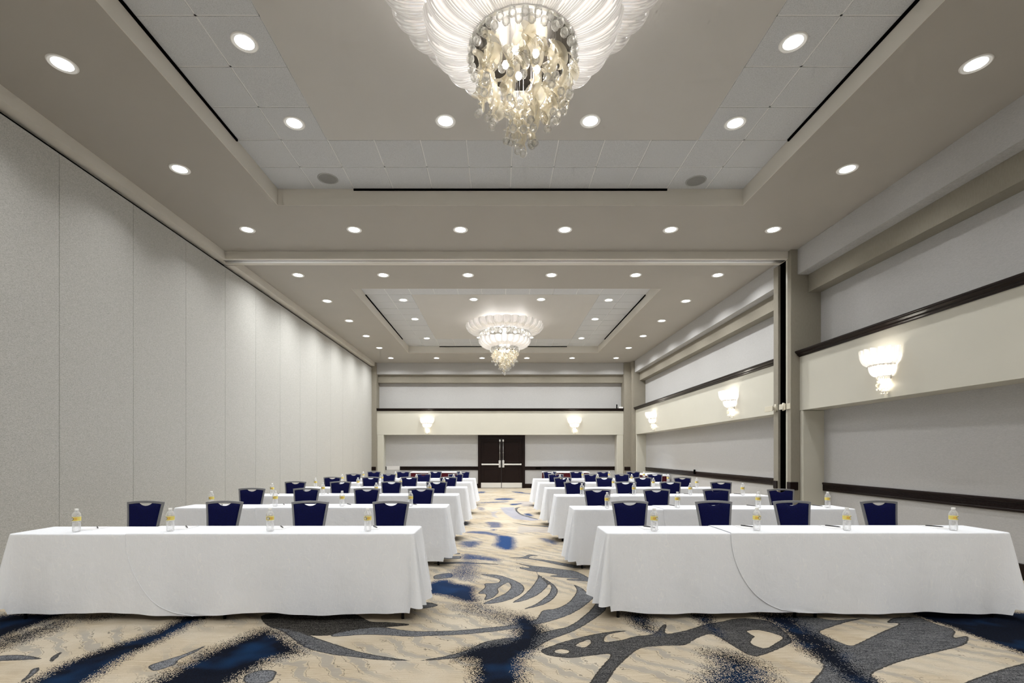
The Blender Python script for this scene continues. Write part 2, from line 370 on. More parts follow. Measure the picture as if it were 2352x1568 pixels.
 ('g',0.15,0,[(0.23,6.39),(0.4,6.39),(0.48,6.12),(0.48,5.86),(0.37,5.43),(0.25,5.09),(0.12,4.85),(0.26,4.93),(0.41,5.12),(0.54,5.43),(0.57,5.58),(0.51,5.9),(0.47,6.21),(0.34,6.42)]),
 ('g',0.15,0,[(-0.25,6.05),(-0,6.01),(0.18,5.77),(0.28,5.54),(0.29,5.36),(0.25,5.18),(0.13,4.98),(-0,4.86),(-0.18,4.81),(-0.04,5.02),(0.09,5.22),(0.15,5.46),(0.12,5.67),(0.02,5.46),(-0.01,5.36),(0.01,5.23),(-0.06,5.02),(-0.15,4.93),(-0.12,5.18),(-0.23,5.18),(-0.14,5.43),(-0.17,5.61),(-0,5.61),(0.03,5.77),(-0.11,5.92)]),
 ('g',0.3,0,[(0.1,6.99),(0.35,7.02),(0.46,7.25),(0.61,7.08),(0.47,7.12),(0.42,6.95),(0.68,6.84),(0.97,6.57),(1.15,6.44),(1.14,6.37),(0.96,6.36),(0.93,6.41),(0.82,6.51),(0.61,6.76),(0.37,6.93)]),
 ('g',0.3,0,[(0.17,6.72),(0.41,6.51),(0.63,6.41),(0.82,6.29),(0.97,6.21),(1.06,5.96),(1.1,5.77),(1.08,5.67),(0.78,5.75),(0.84,5.81),(1.03,5.79),(0.64,5.9),(0.62,5.96),(0.76,5.99),(0.55,6.12),(0.39,6.19),(0.24,6.4),(0.46,6.36)]),
 ('g',0.6,0,[(1,4.96),(1.05,4.7),(0.94,4.5),(0.77,4.29),(0.66,4.27),(0.86,4.55),(0.97,4.76)]),
 ('g',0.6,0,[(-0.86,4.84),(-0.7,4.9),(-0.57,4.79),(-0.67,4.7),(-0.83,4.65)]),
 ('g',0.4,0,[(-0.88,6.67),(-0.52,6.73),(-0,6.59),(0.01,6.54),(-0.37,6.62),(-0.87,6.59)]),
 ('g',0.3,0,[(-0.89,7.4),(-0.56,7.34),(-0.57,7.21),(-0.82,7.24)]),
 ('g',0.2,0,[(-0.8,7.08),(-0.54,7.14),(-0.52,6.9),(-0.78,6.9)]),
 ('g',0.3,0,[(-0.79,5.99),(-0.58,6.12),(-0.54,5.86),(-0.69,5.79),(-0.77,5.79)]),
 ('p',0.6,0,[(0.04,13.59),(0.44,13.7),(0.44,12.94),(0.54,12.17),(0.72,11.48),(0.99,11.01),(0.74,10.91),(0.36,11.16),(0.17,12.17)]),
 ('p',0.45,0,[(-0.19,12.54),(-0.01,12.74),(-0.09,12.08),(0.01,11.29),(-0.14,11.64)]),
 ('p',0.25,0,[(0.41,10.06),(1.03,9.82),(0.96,9.15),(0.67,9.31),(0.36,9.15)]),
 ('p',0.35,0,[(0.52,15.39),(1.08,15.39),(0.99,13.82),(0.7,13.94),(0.65,14.56)]),
 ('g',0.3,0,[(0.45,13.37),(0.51,13.59),(0.66,13.77),(0.52,13.37),(0.49,12.74),(0.58,11.99),(0.94,11.09),(0.86,11.12),(0.53,11.9),(0.45,12.74)]),
 ('g',0.2,0,[(0.19,10.75),(0.64,10.21),(1.05,10.08),(1.03,9.86),(0.81,10.06),(0.55,10.19)]),
]
# ------------------------------------------------------------------ key dimensions (metres, floor z = 0, camera above the origin)
ZS, ZC = 5.385, 5.645            # soffit and coffer ceiling
XL, XR = -5.394, 6.16            # partition face, right recess face
YF, YB = -1.6, 21.4              # wall behind the camera, back recess face
XCO = (-3.47, 3.85)              # coffer opening
COFS = [(0.38, 7.70), (11.57, 18.90)]
CX = 0.20                        # chandelier line

# ------------------------------------------------------------------ carpet
def sdf_poly(P, X, Y):
    """signed distance, negative inside"""
    n = len(P); d = np.full(X.shape, 1e9); inside = np.zeros(X.shape, bool)
    for i in range(n):
        ax, ay = P[i]; bx, by = P[(i+1) % n]
        ex, ey = bx-ax, by-ay; L = ex*ex+ey*ey + 1e-12
        t = np.clip(((X-ax)*ex+(Y-ay)*ey)/L, 0, 1)
        d = np.minimum(d, (X-ax-t*ex)**2+(Y-ay-t*ey)**2)
        c = ((ay > Y) != (by > Y)) & (X < (bx-ax)*(Y-ay)/((by-ay) if abs(by-ay) > 1e-12 else 1e-12)+ax)
        inside ^= c
    d = np.sqrt(d)
    return np.where(inside, -d, d)
def smooth_poly(P, it=1):
    """one round of corner cutting keeps the drawn curves flowing"""
    for _ in range(it):
        Q = []
        for i in range(len(P)):
            a, b = P[i], P[(i+1) % len(P)]
            Q += [(a[0]*.8+b[0]*.2, a[1]*.8+b[1]*.2), (a[0]*.2+b[0]*.8, a[1]*.2+b[1]*.8)]
        P = Q
    return P
def floor_patch(xs, ys):
    X, Y = np.meshgrid(xs, ys); nx, ny = len(xs), len(ys)
    idx = np.arange(nx*ny).reshape(ny, nx)
    q = np.stack([idx[:-1,:-1], idx[:-1,1:], idx[1:,1:], idx[1:,:-1]], -1).reshape(-1, 4)
    return X.ravel(), Y.ravel(), q
def make_floor():
    pats = [floor_patch(np.arange(-6.4, 6.401, 0.016), np.concatenate([np.arange(2.85, 4.75, 0.016), [4.75]])),
            floor_patch(np.arange(-1.3, 1.701, 0.02), np.concatenate([np.arange(4.75, 9.0, 0.02), [9.0]])),
            floor_patch(np.arange(-1.3, 1.701, 0.03), np.concatenate([np.arange(9.0, 21.9, 0.045), [21.9]])),
            floor_patch(np.linspace(-6.4, 6.4, 60), np.linspace(-2.0, 2.85, 30)),
            floor_patch(np.linspace(-6.4, -1.3, 40), np.linspace(4.75, 21.9, 120)),
            floor_patch(np.linspace(1.7, 6.4, 40), np.linspace(4.75, 21.9, 120))]
    Xs, Ys, Qs, b = [], [], [], 0
    for X, Y, q in pats:
        Xs.append(X); Ys.append(Y); Qs.append(q+b); b += len(X)
    X = np.concatenate(Xs); Y = np.concatenate(Ys); Q = np.concatenate(Qs)
    navy = np.zeros(len(X)); grey = np.full(len(X), 0.3); tone = np.zeros(len(X)); hole = np.full(len(X), 0.3); pale = np.zeros(len(X))
    for kind, val, soft, P in CARPET:
        if kind in 'gh': P = smooth_poly(P, 2)
        elif kind == 'n': P = smooth_poly(P, 1)
        px = [p[0] for p in P]; py = [p[1] for p in P]; mg = 0.35
        m = np.nonzero((X > min(px)-mg) & (X < max(px)+mg) & (Y > min(py)-mg) & (Y < max(py)+mg))[0]
        if not len(m): continue
        d = sdf_poly(P, X[m], Y[m])
        if kind == 'n':
            w = np.clip(0.5 - d/(2*soft)*0.8, 0, 1); w = w*w*(3-2*w)*val
            navy[m] = np.maximum(navy[m], w)
        elif kind == 'g':
            near = d < grey[m]
            tone[m] = np.where(near, val, tone[m]); grey[m] = np.minimum(grey[m], d)
        elif kind == 'h':
            hole[m] = np.minimum(hole[m], d)
        elif kind == 'p':
            pale[m] = np.maximum(pale[m], np.clip(0.5-d/0.04, 0, 1)*val)
    grey = np.maximum(grey, -hole)
    me = bpy.data.meshes.new('floor')
    me.vertices.add(len(X)); co = np.zeros((len(X), 3)); co[:,0] = X; co[:,1] = Y
    me.vertices.foreach_set('co', co.ravel())
    me.loops.add(len(Q)*4); me.loops.foreach_set('vertex_index', Q.ravel().astype(np.int32))
    me.polygons.add(len(Q)); me.polygons.foreach_set('loop_start', np.arange(0, len(Q)*4, 4, dtype=np.int32))
    me.update(calc_edges=True)
    for nm, a in (('navy', navy), ('grey', grey), ('tone', tone), ('pale', pale)):
        at = me.attributes.new(nm, 'FLOAT', 'POINT'); at.data.foreach_set('value', a.astype(np.float32))
    o = bpy.data.objects.new('floor', me); COL.objects.link(o)
    m = mat('patterned_carpet', (0.6,0.5,0.35), 0.95, spec=0.08); t = NT(m)
    at = lambda nm: t.n('ShaderNodeAttribute', attribute_name=nm).outputs['Fac']
    pos = t.mapping((1,1,1))
    tuft = t.n('ShaderNodeTexWhiteNoise', {'Vector': t.n('ShaderNodeVectorMath', {0: pos, 1: (0.0042,0.006,1.0)}, operation='SNAP').outputs[0]}, noise_dimensions='3D').outputs['Value']
    row = t.noise(t.mapping((5, 120, 1)), 1.0, 4.0, 0.65)          # woven rows running across the room
    row2 = t.noise(t.mapping((30, 260, 1)), 1.0, 2.0, 0.6)
    big = t.noise(pos, 1.6, 3.0, 0.6)
    # base sand colour, slubbed
    base = t.mix(t.maprange(row, 0.35, 0.65), (0.36,0.29,0.20), (0.57,0.485,0.36))
    base = t.mix(t.maprange(big, 0.35, 0.7), base, (0.58,0.52,0.42))
    base = t.mix(t.math('MULTIPLY', tuft, 0.18), base, (0.30,0.24,0.16))
    # fine drawn contour lines on the sand
    w = t.n('ShaderNodeTexWave', {'Vector': pos, 'Scale': 2.4, 'Distortion': 7.0, 'Detail': 4.0, 'Detail Scale': 1.1, 'Detail Roughness': 0.62}, wave_type='BANDS', bands_direction='DIAGONAL').outputs['Fac']
    region = t.maprange(t.noise(t.n('ShaderNodeMapping', {'Vector': pos, 'Location': (3.1,1.7,0)}).outputs[0], 0.85, 1.0), 0.44, 0.54)
    line = t.math('MULTIPLY', t.maprange(t.math('ABSOLUTE', t.math('SUBTRACT', w, 0.5)), 0.015, 0.06, 1.0, 0.0), region)
    band = t.math('MULTIPLY', t.maprange(w, 0.72, 0.80), region)
    base = t.mix(t.math('MULTIPLY', band, 0.5), base, (0.24,0.24,0.235))
    base = t.mix(t.math('MULTIPLY', line, 0.7), base, (0.085,0.08,0.072))
    base = t.mix(at('pale'), base, (0.24,0.275,0.39))
    # grey to charcoal brush shapes with a darker outline
    g = at('grey'); tn = at('tone')
    heather = t.math('ADD', t.math('MULTIPLY', row, 0.55), t.math('ADD', t.math('MULTIPLY', row2, 0.35), t.math('MULTIPLY', tuft, 0.22)))
    gl = t.mix(t.maprange(heather, 0.44, 0.70), (0.05,0.054,0.062), (0.30,0.31,0.335))
    gd = t.mix(t.maprange(heather, 0.50, 0.76), (0.007,0.006,0.006), (0.15,0.14,0.125))
    gc = t.mix(tn, gl, gd)
    edge = t.maprange(t.math('ABSOLUTE', t.math('ADD', g, 0.006)), 0.004, 0.008, 1.0, 0.0)
    wob = t.math('MULTIPLY', t.math('SUBTRACT', t.noise(pos, 26.0, 2.0), 0.5), 0.02)
    gm = t.maprange(t.math('ADD', g, wob), -0.002, 0.002, 1.0, 0.0)
    col = t.mix(gm, base, gc)
    col = t.mix(t.math('MULTIPLY', t.math('MULTIPLY', edge, 0.75), gm), col, (0.04,0.036,0.03))
    # sprayed navy: density against single tufts
    nv = at('navy')
    clump = t.math('MULTIPLY', t.math('SUBTRACT', t.noise(pos, 5.0, 3.0, 0.6), 0.5), 0.5)
    dens = t.math('ADD', nv, t.math('MULTIPLY', clump, t.math('MULTIPLY', nv, t.math('SUBTRACT', 1.35, nv))))
    thr = t.math('ADD', t.math('MULTIPLY', tuft, 0.86), 0.07)
    nm_ = t.math('GREATER_THAN', dens, thr)
    hue = t.noise(pos, 2.3, 2.0, 0.6)
    blue = t.mix(t.maprange(hue, 0.50, 0.72), (0.0022,0.003,0.0075), (0.004,0.022,0.066))
    blue = t.mix(t.math('MULTIPLY', t.math('MULTIPLY', tuft, tuft), 0.22), blue, (0.012,0.03,0.07))
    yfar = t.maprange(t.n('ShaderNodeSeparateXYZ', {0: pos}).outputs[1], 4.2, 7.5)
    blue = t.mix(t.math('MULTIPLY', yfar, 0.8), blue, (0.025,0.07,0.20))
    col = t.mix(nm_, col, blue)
    t.link(col, t.b.inputs['Base Color'])
    t.link(t.bump(t.math('ADD', tuft, row2), 0.25, 0.004), t.b.inputs['Normal'])
    me.materials.append(m)
    return struct(o)
make_floor()

# ------------------------------------------------------------------ ceiling
def make_ceiling():
    x0, x1 = -5.9, 6.6
    m = MB(); T = 0.06
    ys = [YF-0.3, COFS[0][0], COFS[0][1], COFS[1][0], COFS[1][1], 22.0]
    for i in range(0, 5):
        if i in (1, 3):
            m.box(x0, XCO[0], ys[i], ys[i+1], ZS, ZS+T); m.box(XCO[1], x1, ys[i], ys[i+1], ZS, ZS+T)
        else:
            m.box(x0, x1, ys[i], ys[i+1], ZS, ZS+T)
    ceil = struct(m.build('ceiling', M['soffit']))
    for (y0, y1) in COFS:
        r = MB()                                           # the risers round the coffer
        r.box(XCO[0]-0.05, XCO[0]+0.006, y0-0.05, y1+0.05, ZS+0.0004, ZC+0.02); r.box(XCO[1]-0.006, XCO[1]+0.05, y0-0.05, y1+0.05, ZS+0.0004, ZC+0.02)
        r.box(XCO[0]+0.006, XCO[1]-0.006, y0-0.05, y0+0.006, ZS+0.0004, ZC+0.02); r.box(XCO[0]+0.006, XCO[1]-0.006, y1-0.006, y1+0.05, ZS+0.0004, ZC+0.02)
        struct(r.build('coffer_riser', M['header'], ceil))
        cx, cy = (XCO[0]+XCO[1])/2, (y0+y1)/2; hw = 2.455
        g = MB(); g.box(cx-hw, cx+hw, cy-hw, cy+hw, ZC-0.006, ZC+0.05)
        struct(g.build('gypsum_panel', M['gypsum'], ceil))
        tl = MB(); gr = MB(); bk = MB()
        bk.box(XCO[0], XCO[1], y0, y1, ZC+0.055, ZC+0.08)
        ex = [XCO[0]] + [cx-hw+0.0 + k*(2*hw/8) - 0.0 for k in range(-1, 10)] + [XCO[1]]
        ey = [y0] + [cy-hw + k*(2*hw/8) for k in range(-1, 10)] + [y1]
        for i in range(12):
            for j in range(12):
                if 2 <= i <= 9 and 2 <= j <= 9: continue
                a, b, c, d = ex[i], ex[i+1], ey[j], ey[j+1]
                tl.box(a+0.007, b-0.007, c+0.007, d-0.007, ZC-0.007+0.002*random.random(), ZC+0.02)
        for x in ex[1:-1]:
            for (a, b) in ((y0, cy-hw), (cy+hw, y1)) if cx-hw+0.05 < x < cx+hw-0.05 else ((y0, y1),):
                gr.box(x-0.012, x+0.012, a, b, ZC+0.000, ZC+0.012)
        for y in ey[1:-1]:
            for (a, b) in ((XCO[0], cx-hw), (cx+hw, XCO[1])) if cy-hw+0.05 < y < cy+hw-0.05 else ((XCO[0], XCO[1]),):
                gr.box(a, b, y-0.012, y+0.012, ZC+0.000, ZC+0.012)
        o = struct(tl.build('tile_border', M['tile'], ceil, bevel=0.004))
        struct(gr.build('tile_grid', M['grid'], ceil)); struct(bk.build('plenum_panel', M['tilegap'], ceil))
    # header along the partition, and the beam that carries the dividing track
    h = MB(); h.box(XL-0.5, -5.264, YF-0.2, 9.44, 5.232, ZS+0.001); h.box(XL-0.5, -5.264, 9.76, 20.9, 5.232, ZS+0.001)
    struct(h.build('partition_header', M['header'], ceil))
    b = MB(); b.box(-5.60, 5.60, 9.44, 9.76, 5.242, ZS+0.002)
    beam = struct(b.build('divider_beam', M['header'], ceil))
    k = MB()
    for y in (9.535, 9.612): k.box(-5.35, 5.58, y-0.006, y+0.006, 5.2405, 5.2425)
    struct(k.build('track_slot', M['black'], beam))
    k = MB(); k.box(-5.33, 5.575, 9.545, 9.602, 5.234, 5.2425); k.box(-5.3, 5.575, 9.50, 9.528, 5.238, 5.2425); k.box(-5.3, 5.575, 9.619, 9.65, 5.238, 5.2425)
    struct(k.build('track_rail', M['chrome'], beam))
    return ceil
make_ceiling()

def air_slot(label, x0, x1, y0, y1, horizontal):
    m = MB(); z0, z1 = ZC-0.034, ZC-0.006
    m.box(x0, x1, y0, y1, z0, z1)
    o = m.build('air_slot', M['black'])
    tag(o, label, 'air vent', 'linear slot vents at the coffer edges')
for (y0, y1), w in zip(COFS, ('above the front tables', 'over the far tables')):
    a, b = y0+1.2, y1-1.22
    air_slot('black slot vent along the left edge of the coffer '+w, XCO[0], XCO[0]+0.026, a, b, False)
    air_slot('black slot vent along the right edge of the coffer '+w, XCO[1]-0.026, XCO[1], a, b, False)
    air_slot('black slot vent along the back edge of the coffer '+w, XCO[0]+1.2, XCO[1]-1.2, y1-0.024, y1, True)

# ------------------------------------------------------------------ left wall: folding partition panels on a dark track
def make_left():
    m = MB(); m.box(XL-0.35, XL-0.07, YF-0.3, 22.0, 0, ZS)
    w = struct(m.build('wall_left', M['black']))
    y = 6.02 - 7*1.2192
    while y < 20.9:
        p = MB(); y1 = min(y+1.2192, 20.87)
        p.box(XL-0.08, XL, y+0.0025, y1-0.0025, 0.012, 5.168)
        struct(p.build('partition_panel', M['partition'], w, bevel=0.004)); y += 1.2192
make_left()

# ------------------------------------------------------------------ right and back walls: stepped bands in framed bays
ZFA, ZTA, ZCOR1, ZCOR0, ZBAND = 4.905, 4.568, 3.437, 3.330, 2.312
def cornice_profile(face, tip, sgn):
    """outline (depth, z) of the dark cornice; sgn points into the room"""
    d = abs(face-tip); f = face
    pts = [(0.0, 0.0), (0.15, 0.0), (0.22, 0.10), (0.40, 0.22), (0.50, 0.24), (0.55, 0.42), (0.80, 0.60), (0.88, 0.64), (0.92, 0.78), (1.0, 0.82), (1.0, 1.0), (-0.4, 1.0), (-0.4, 0.0)]
    return [(f + sgn*d*a, ZCOR0 + (ZCOR1-ZCOR0)*b) for a, b in pts]
def rail_profile(face, sgn, z0=0.788, z1=0.945, d=0.04):
    pts = [(0,0),(0.5,0.0),(0.7,0.06),(0.7,0.16)]
    for k in range(5):
        a = 0.22+k*0.105
        pts += [(0.62,a),(0.62,a+0.03),(0.75,a+0.04),(0.75,a+0.09)]
    pts += [(0.8,0.78),(1.0,0.82),(1.0,0.94),(0.7,1.0),(0,1.0)]
    return [(face+sgn*d*a, z0+(z1-z0)*b) for a, b in pts]
def make_right():
    m = MB(); m.box(XR, XR+0.3, YF-0.3, 9.36, 0, ZS); m.box(XR, XR+0.3, 9.94, 22.0, 0, ZS)
    w = struct(m.build('wall_right', M['wallfab']))
    for (y0, y1) in ((YF-0.2, 9.35), (9.94, 20.5)):
        f = MB(); f.box(5.714, XR+0.05, y0, y1, ZFA, ZS-0.001); struct(f.build('upper_fascia', M['wallfab'], w))
        f = MB(); f.box(5.92, XR+0.05, y0, y1, ZTA, ZFA); struct(f.build('stepped_band', M['taupe'], w))
        f = MB(); f.box(5.755, XR+0.05, y0, y1, ZBAND, ZCOR0+0.01); struct(f.build('sconce_band', M['cream'], w))
        f = MB()
        for (a, b) in ((y0, y0+0.09), (y1-0.09, y1)): f.box(5.755, XR+0.05, a, b, 0.0, ZBAND)
        struct(f.build('recess_jamb', M['cream'], w, bevel=0.02))
    p = MB(); p.box(5.585, 6.45, 9.35, 9.47, 0, ZS); pr = struct(p.build('pier', M['taupe'], w, bevel=0.006))
    p = MB(); p.box(5.585, 6.45, 9.775, 9.94, 0, 5.242); struct(p.build('pier', M['taupe'], w, bevel=0.006))
    p = MB(); p.box(6.10, 6.45, 9.47, 9.775, 0, 5.241); p.box(5.60, 6.45, 9.472, 9.476, 0, 5.241); p.box(5.63, 6.45, 9.766, 9.774, 0, 5.241); p.box(5.60, 6.45, 9.474, 9.77, 5.236, 5.241); struct(p.build('pocket', M['black'], w))
    p = MB(); p.box(5.60, 5.625, 9.47, 9.535, 0, 5.235); struct(p.build('pocket_jamb', M['cream'], w))
    p = MB(); p.box(5.63, 6.45, 20.5, 21.7, 0, ZS); struct(p.build('pier', M['taupe'], w, bevel=0.006))
    k = 1
    for (y0, y1) in ((YF-0.1, 9.35), (9.945, 20.5)):
        c = MB(); c.prism([(x, z) for x, z in cornice_profile(5.755, 5.66, -1)], 'y', y0, y1)
        struct(c.build('trim_%d' % k, M['wood'])); k += 1
        r = MB(); r.prism(rail_profile(XR, -1), 'y', y0+0.085, y1-0.085)
        struct(r.build('trim_%d' % k, M['wood'], bevel=0.0)); k += 1
        b = MB(); b.box(XR-0.022, XR+0.01, y0+0.09, y1-0.09, 0.0, 0.19); struct(b.build('baseboard_right', M['wood'], bevel=0.006))
    r = MB(); r.box(5.565, 5.72, 9.33, 9.46, 0.79, 0.945); struct(r.build('trim_%d' % k, M['wood'], bevel=0.012)); k += 1
    r = MB(); r.box(5.565, 5.66, 9.79, 9.93, 0.79, 0.945); struct(r.build('trim_%d' % k, M['wood'], bevel=0.012)); k += 1
    return k
TRIM = make_right()
def make_back():
    global TRIM
    k = TRIM
    x0, x1 = -5.2, 5.365
    m = MB(); m.box(-6.2, -0.83, YB, YB+0.3, 0, ZS); m.box(1.11, 6.6, YB, YB+0.3, 0, ZS); m.box(-0.83, 1.11, YB, YB+0.3, 2.24, ZS)
    w = struct(m.build('wall_back', M['wallfab']))
    f = MB(); f.box(x0, x1, 20.97, YB+0.05, ZFA, ZS-0.001); struct(f.build('upper_fascia', M['wallfab'], w))
    f = MB(); f.box(x0, x1, 21.17, YB+0.05, ZTA, ZFA); struct(f.build('stepped_band', M['taupe'], w))
    f = MB(); f.box(x0, x1, 21.0, YB+0.05, ZBAND, ZCOR0+0.01); struct(f.build('sconce_band', M['cream'], w))
    f = MB(); f.box(x0, x0+0.28, 21.0, YB+0.05, 0, ZBAND); f.box(x1-0.28, x1, 21.0, YB+0.05, 0, ZBAND); struct(f.build('recess_jamb', M['cream'], w, bevel=0.02))
    p = MB(); p.box(x1, 5.66, 20.86, 21.7, 0, ZS); struct(p.build('pier', M['taupe'], w, bevel=0.006))
    p = MB(); p.box(-5.85, x0, 20.86, 21.7, 0, ZS); struct(p.build('pier', M['taupe'], w, bevel=0.006))
    c = MB(); c.prism([(y, z) for y, z in cornice_profile(21.0, 20.905, -1)], 'x', x0+0.001, x1-0.001)
    struct(c.build('trim_%d' % k, M['wood'])); k += 1
    for a, b in ((-4.29, -0.885), (1.165, x1-0.285)):
        r = MB(); r.prism(rail_profile(YB, -1), 'x', a, b); struct(r.build('trim_%d' % k, M['wood'])); k += 1
    for a, b in ((-5.42, x0-0.01), (x1+0.0, 5.62)):
        r = MB(); r.box(a, b, 20.835, 20.87, 0.79, 0.945); struct(r.build('trim_%d' % k, M['wood'], bevel=0.01)); k += 1
    b = MB(); b.box(x0+0.28, -0.885, YB-0.022, YB+0.01, 0, 0.19); b.box(1.165, x1-0.28, YB-0.022, YB+0.01, 0, 0.19)
    struct(b.build('baseboard_back', M['wood'], bevel=0.006))
    m = MB(); m.box(-6.2, 6.6, YF-0.3, YF, 0, ZS); struct(m.build('wall_front', M['offwhite']))
    # the door: casing, two leaves, hardware
    d = MB(); d.box(-0.885, -0.765, YB-0.05, YB+0.12, 0, 2.312); d.box(1.045, 1.165, YB-0.05, YB+0.12, 0, 2.312); d.box(-0.765, 1.045, YB-0.05, YB+0.12, 2.19, 2.312)
    door = struct(d.build('door_1', M['wood'], bevel=0.008))
    for s in (-1, 1):
        c0 = 0.14
        xa, xb = (c0-0.905, c0-0.004) if s < 0 else (c0+0.004, c0+0.905)
        l = MB(); yf = YB+0.0
        l.box(xa, xb, yf, yf+0.045, 0.008, 2.186)
        leaf = struct(l.build('door_leaf', M['wood'], door, bevel=0.003))
        q = MB()
        for (za, zb) in ((0.30, 0.85), (1.12, 2.02)):
            a, b = xa+0.13, xb-0.13
            for (p0, p1, r0, r1) in ((a, b, za, za+0.025), (a, b, zb-0.025, zb), (a, a+0.025, za, zb), (b-0.025, b, za, zb)):
                q.box(p0, p1, yf-0.012, yf+0.001, r0, r1)
        struct(q.build('panel_moulding', M['wood'], leaf, bevel=0.006))
        q = MB(); q.box(xa+0.01, xb-0.01, yf-0.004, yf+0.001, 0.015, 0.235); struct(q.build('kick_plate', M['kick'], leaf))
        e0 = c0 + s*0.085
        q = MB(); q.box(min(c0+s*0.87, e0), max(c0+s*0.87, e0), yf-0.075, yf-0.035, 1.005, 1.065)
        q.box(min(c0+s*0.87, c0+s*0.82), max(c0+s*0.87, c0+s*0.82), yf-0.06, yf+0.001, 1.0, 1.07)
        struct(q.build('push_bar', M['kick'], leaf, bevel=0.008))
        q = MB(); q.box(min(c0+s*0.028, c0+s*0.125), max(c0+s*0.028, c0+s*0.125), yf-0.06, yf+0.001, 0.90, 1.21); q.box(min(c0+s*0.04, c0+s*0.105), max(c0+s*0.04, c0+s*0.105), yf-0.082, yf-0.06, 0.97, 1.12)
        struct(q.build('latch_case', M['chrome'], leaf, bevel=0.01))
        q = MB(); xr = c0+s*0.07
        q.tube([(xr, yf-0.03, 1.2), (xr, yf-0.03, 2.07)], 0.010, 10); q.lathe([(0.02,0),(0.02,0.03)], 12, (xr, yf-0.03, 1.53)); q.box(xr-0.033, xr+0.033, yf-0.055, yf+0.001, 2.03, 2.12)
        struct(q.build('latch_rod', M['chrome'], leaf))
    TRIM = k
make_back()
# patch of bare wall where a length of rail is missing, with its end bracket
m = MB(); m.box(-4.93, -4.31, YB-0.006, YB+0.001, 0.80, 0.965)
tag(m.build('wall_patch', mat('pale_patch_paint', (0.62,0.61,0.60), 0.7)), 'pale rectangular patch on the back wall left of the dark chair rail', 'wall plate')
m = MB(); m.box(-4.92, -4.885, YB-0.03, YB+0.001, 0.79, 0.945)
tag(m.build('rail_end', M['wood'], bevel=0.004), 'short dark stub of chair rail at the back left corner column', 'rail')
# small fittings
m = MB(); m.box(5.05, 5.09, 20.93, 20.97, ZCOR1, ZCOR1+0.17)
tag(m.build('ledge_sensor', M['black'], bevel=0.004), 'small upright black sensor on the back ledge near the right corner', 'sensor')
m = MB(); m.box(5.17, 5.34, 20.95, 21.02, ZCOR1, ZCOR1+0.07)
tag(m.build('ledge_box', M['white'], bevel=0.008), 'small white box on the back ledge beside the black sensor', 'box')
m = MB(); m.box(XR-0.075, XR-0.028, 15.22, 15.27, 0.86, 1.0)
tag(m.build('rail_bracket', M['black'], bevel=0.006), 'small black bracket clipped on the far right chair rail', 'bracket')
m = MB(); m.box(1.63, 1.86, YB-0.047, YB-0.028, 0.84, 0.90)
tag(m.build('outlet_strip', M['black'], bevel=0.004), 'black outlet strip on the back chair rail right of the doors', 'socket')
def make_latch():
    t = thing('pocket_latch', 'cream metal swing latch across the partition pocket on the right wall', 'latch', (5.585, 9.47, 2.40))
    m = MB(); m.box(-0.014, 0.0, -0.115, 0.0, -0.055, 0.055); m.build('plate', M['latch'], t, bevel=0.004)
    m = MB(); m.box(-0.03, 0.0, 0.02, 0.07, -0.06, 0.06); m.lathe([(0.02,-0.075),(0.02,0.075)], 12, (-0.03, 0.075, 0)); m.build('hinge', M['latch'], t)
    m = MB(); m.box(-0.045, -0.03, 0.08, 0.20, -0.05, 0.055); m.build('swing_arm', M['latch'], t, bevel=0.004)
    m = MB(); m.lathe([(0.02,-0.075),(0.02,0.075)], 12, (-0.03, 0.34, 0)); m.box(-0.02, 0.0, 0.31, 0.40, -0.05, 0.05); m.build('catch', M['latch'], t)
    m = MB(); m.box(-0.10, -0.085, 0.33, 0.62, -0.06, 0.05); m.box(-0.085, 0.0, 0.36, 0.385, -0.03, 0.03); m.build('keeper', M['latch'], t, bevel=0.004)
make_latch()
# ------------------------------------------------------------------ seminar tables and their cloths
ZT = 0.765                                   # table top
BLOCKS = {
 'left':  dict(x0=-4.32, x1=-0.72, xs=-3.27, back=[4.80, 6.92, 8.80, 10.70, 12.54, 14.44], xj=[-.03,.03,.02,.04,.05,.05]),
 'right': dict(x0=0.97, x1=4.585, xs=2.08, back=[4.84, 6.74, 8.71, 10.55, 12.45, 14.34], xj=[0,.0,.01,.02,.03,.04])}
ROWS = ['front', 'second', 'third', 'fourth', 'fifth', 'rearmost']
SEAT = {'left': [-3.85, -2.98, -2.07, -1.18], 'right': [1.46, 2.42, 3.30, 4.25]}
SEATW = {'left': ['farthest from the aisle', 'third from the aisle', 'second from the aisle', 'nearest the aisle'],
         'right': ['nearest the aisle', 'second from the aisle', 'third from the aisle', 'farthest from the aisle']}

def make_table():
    t = thing('folding_table', 'x', 'table')
    m = MB(); m.box(-0.885, 0.885, 0.012, 0.424, ZT-0.022, ZT); m.build('tabletop', M['tabletop'], t, bevel=0.008)
    for sx in (-1, 1):
        for sy in (0.045, 0.395):
            m = MB(); m.tube([(sx*0.80, sy, ZT-0.022), (sx*0.80, sy, 0.0)], 0.014, 8); m.build('leg', M['tablesteel'], t)
        m = MB(); m.tube([(sx*0.80, 0.05, 0.18), (sx*0.80, 0.39, 0.18)], 0.009, 6); m.build('crossbar', M['tablesteel'], t)
    return t

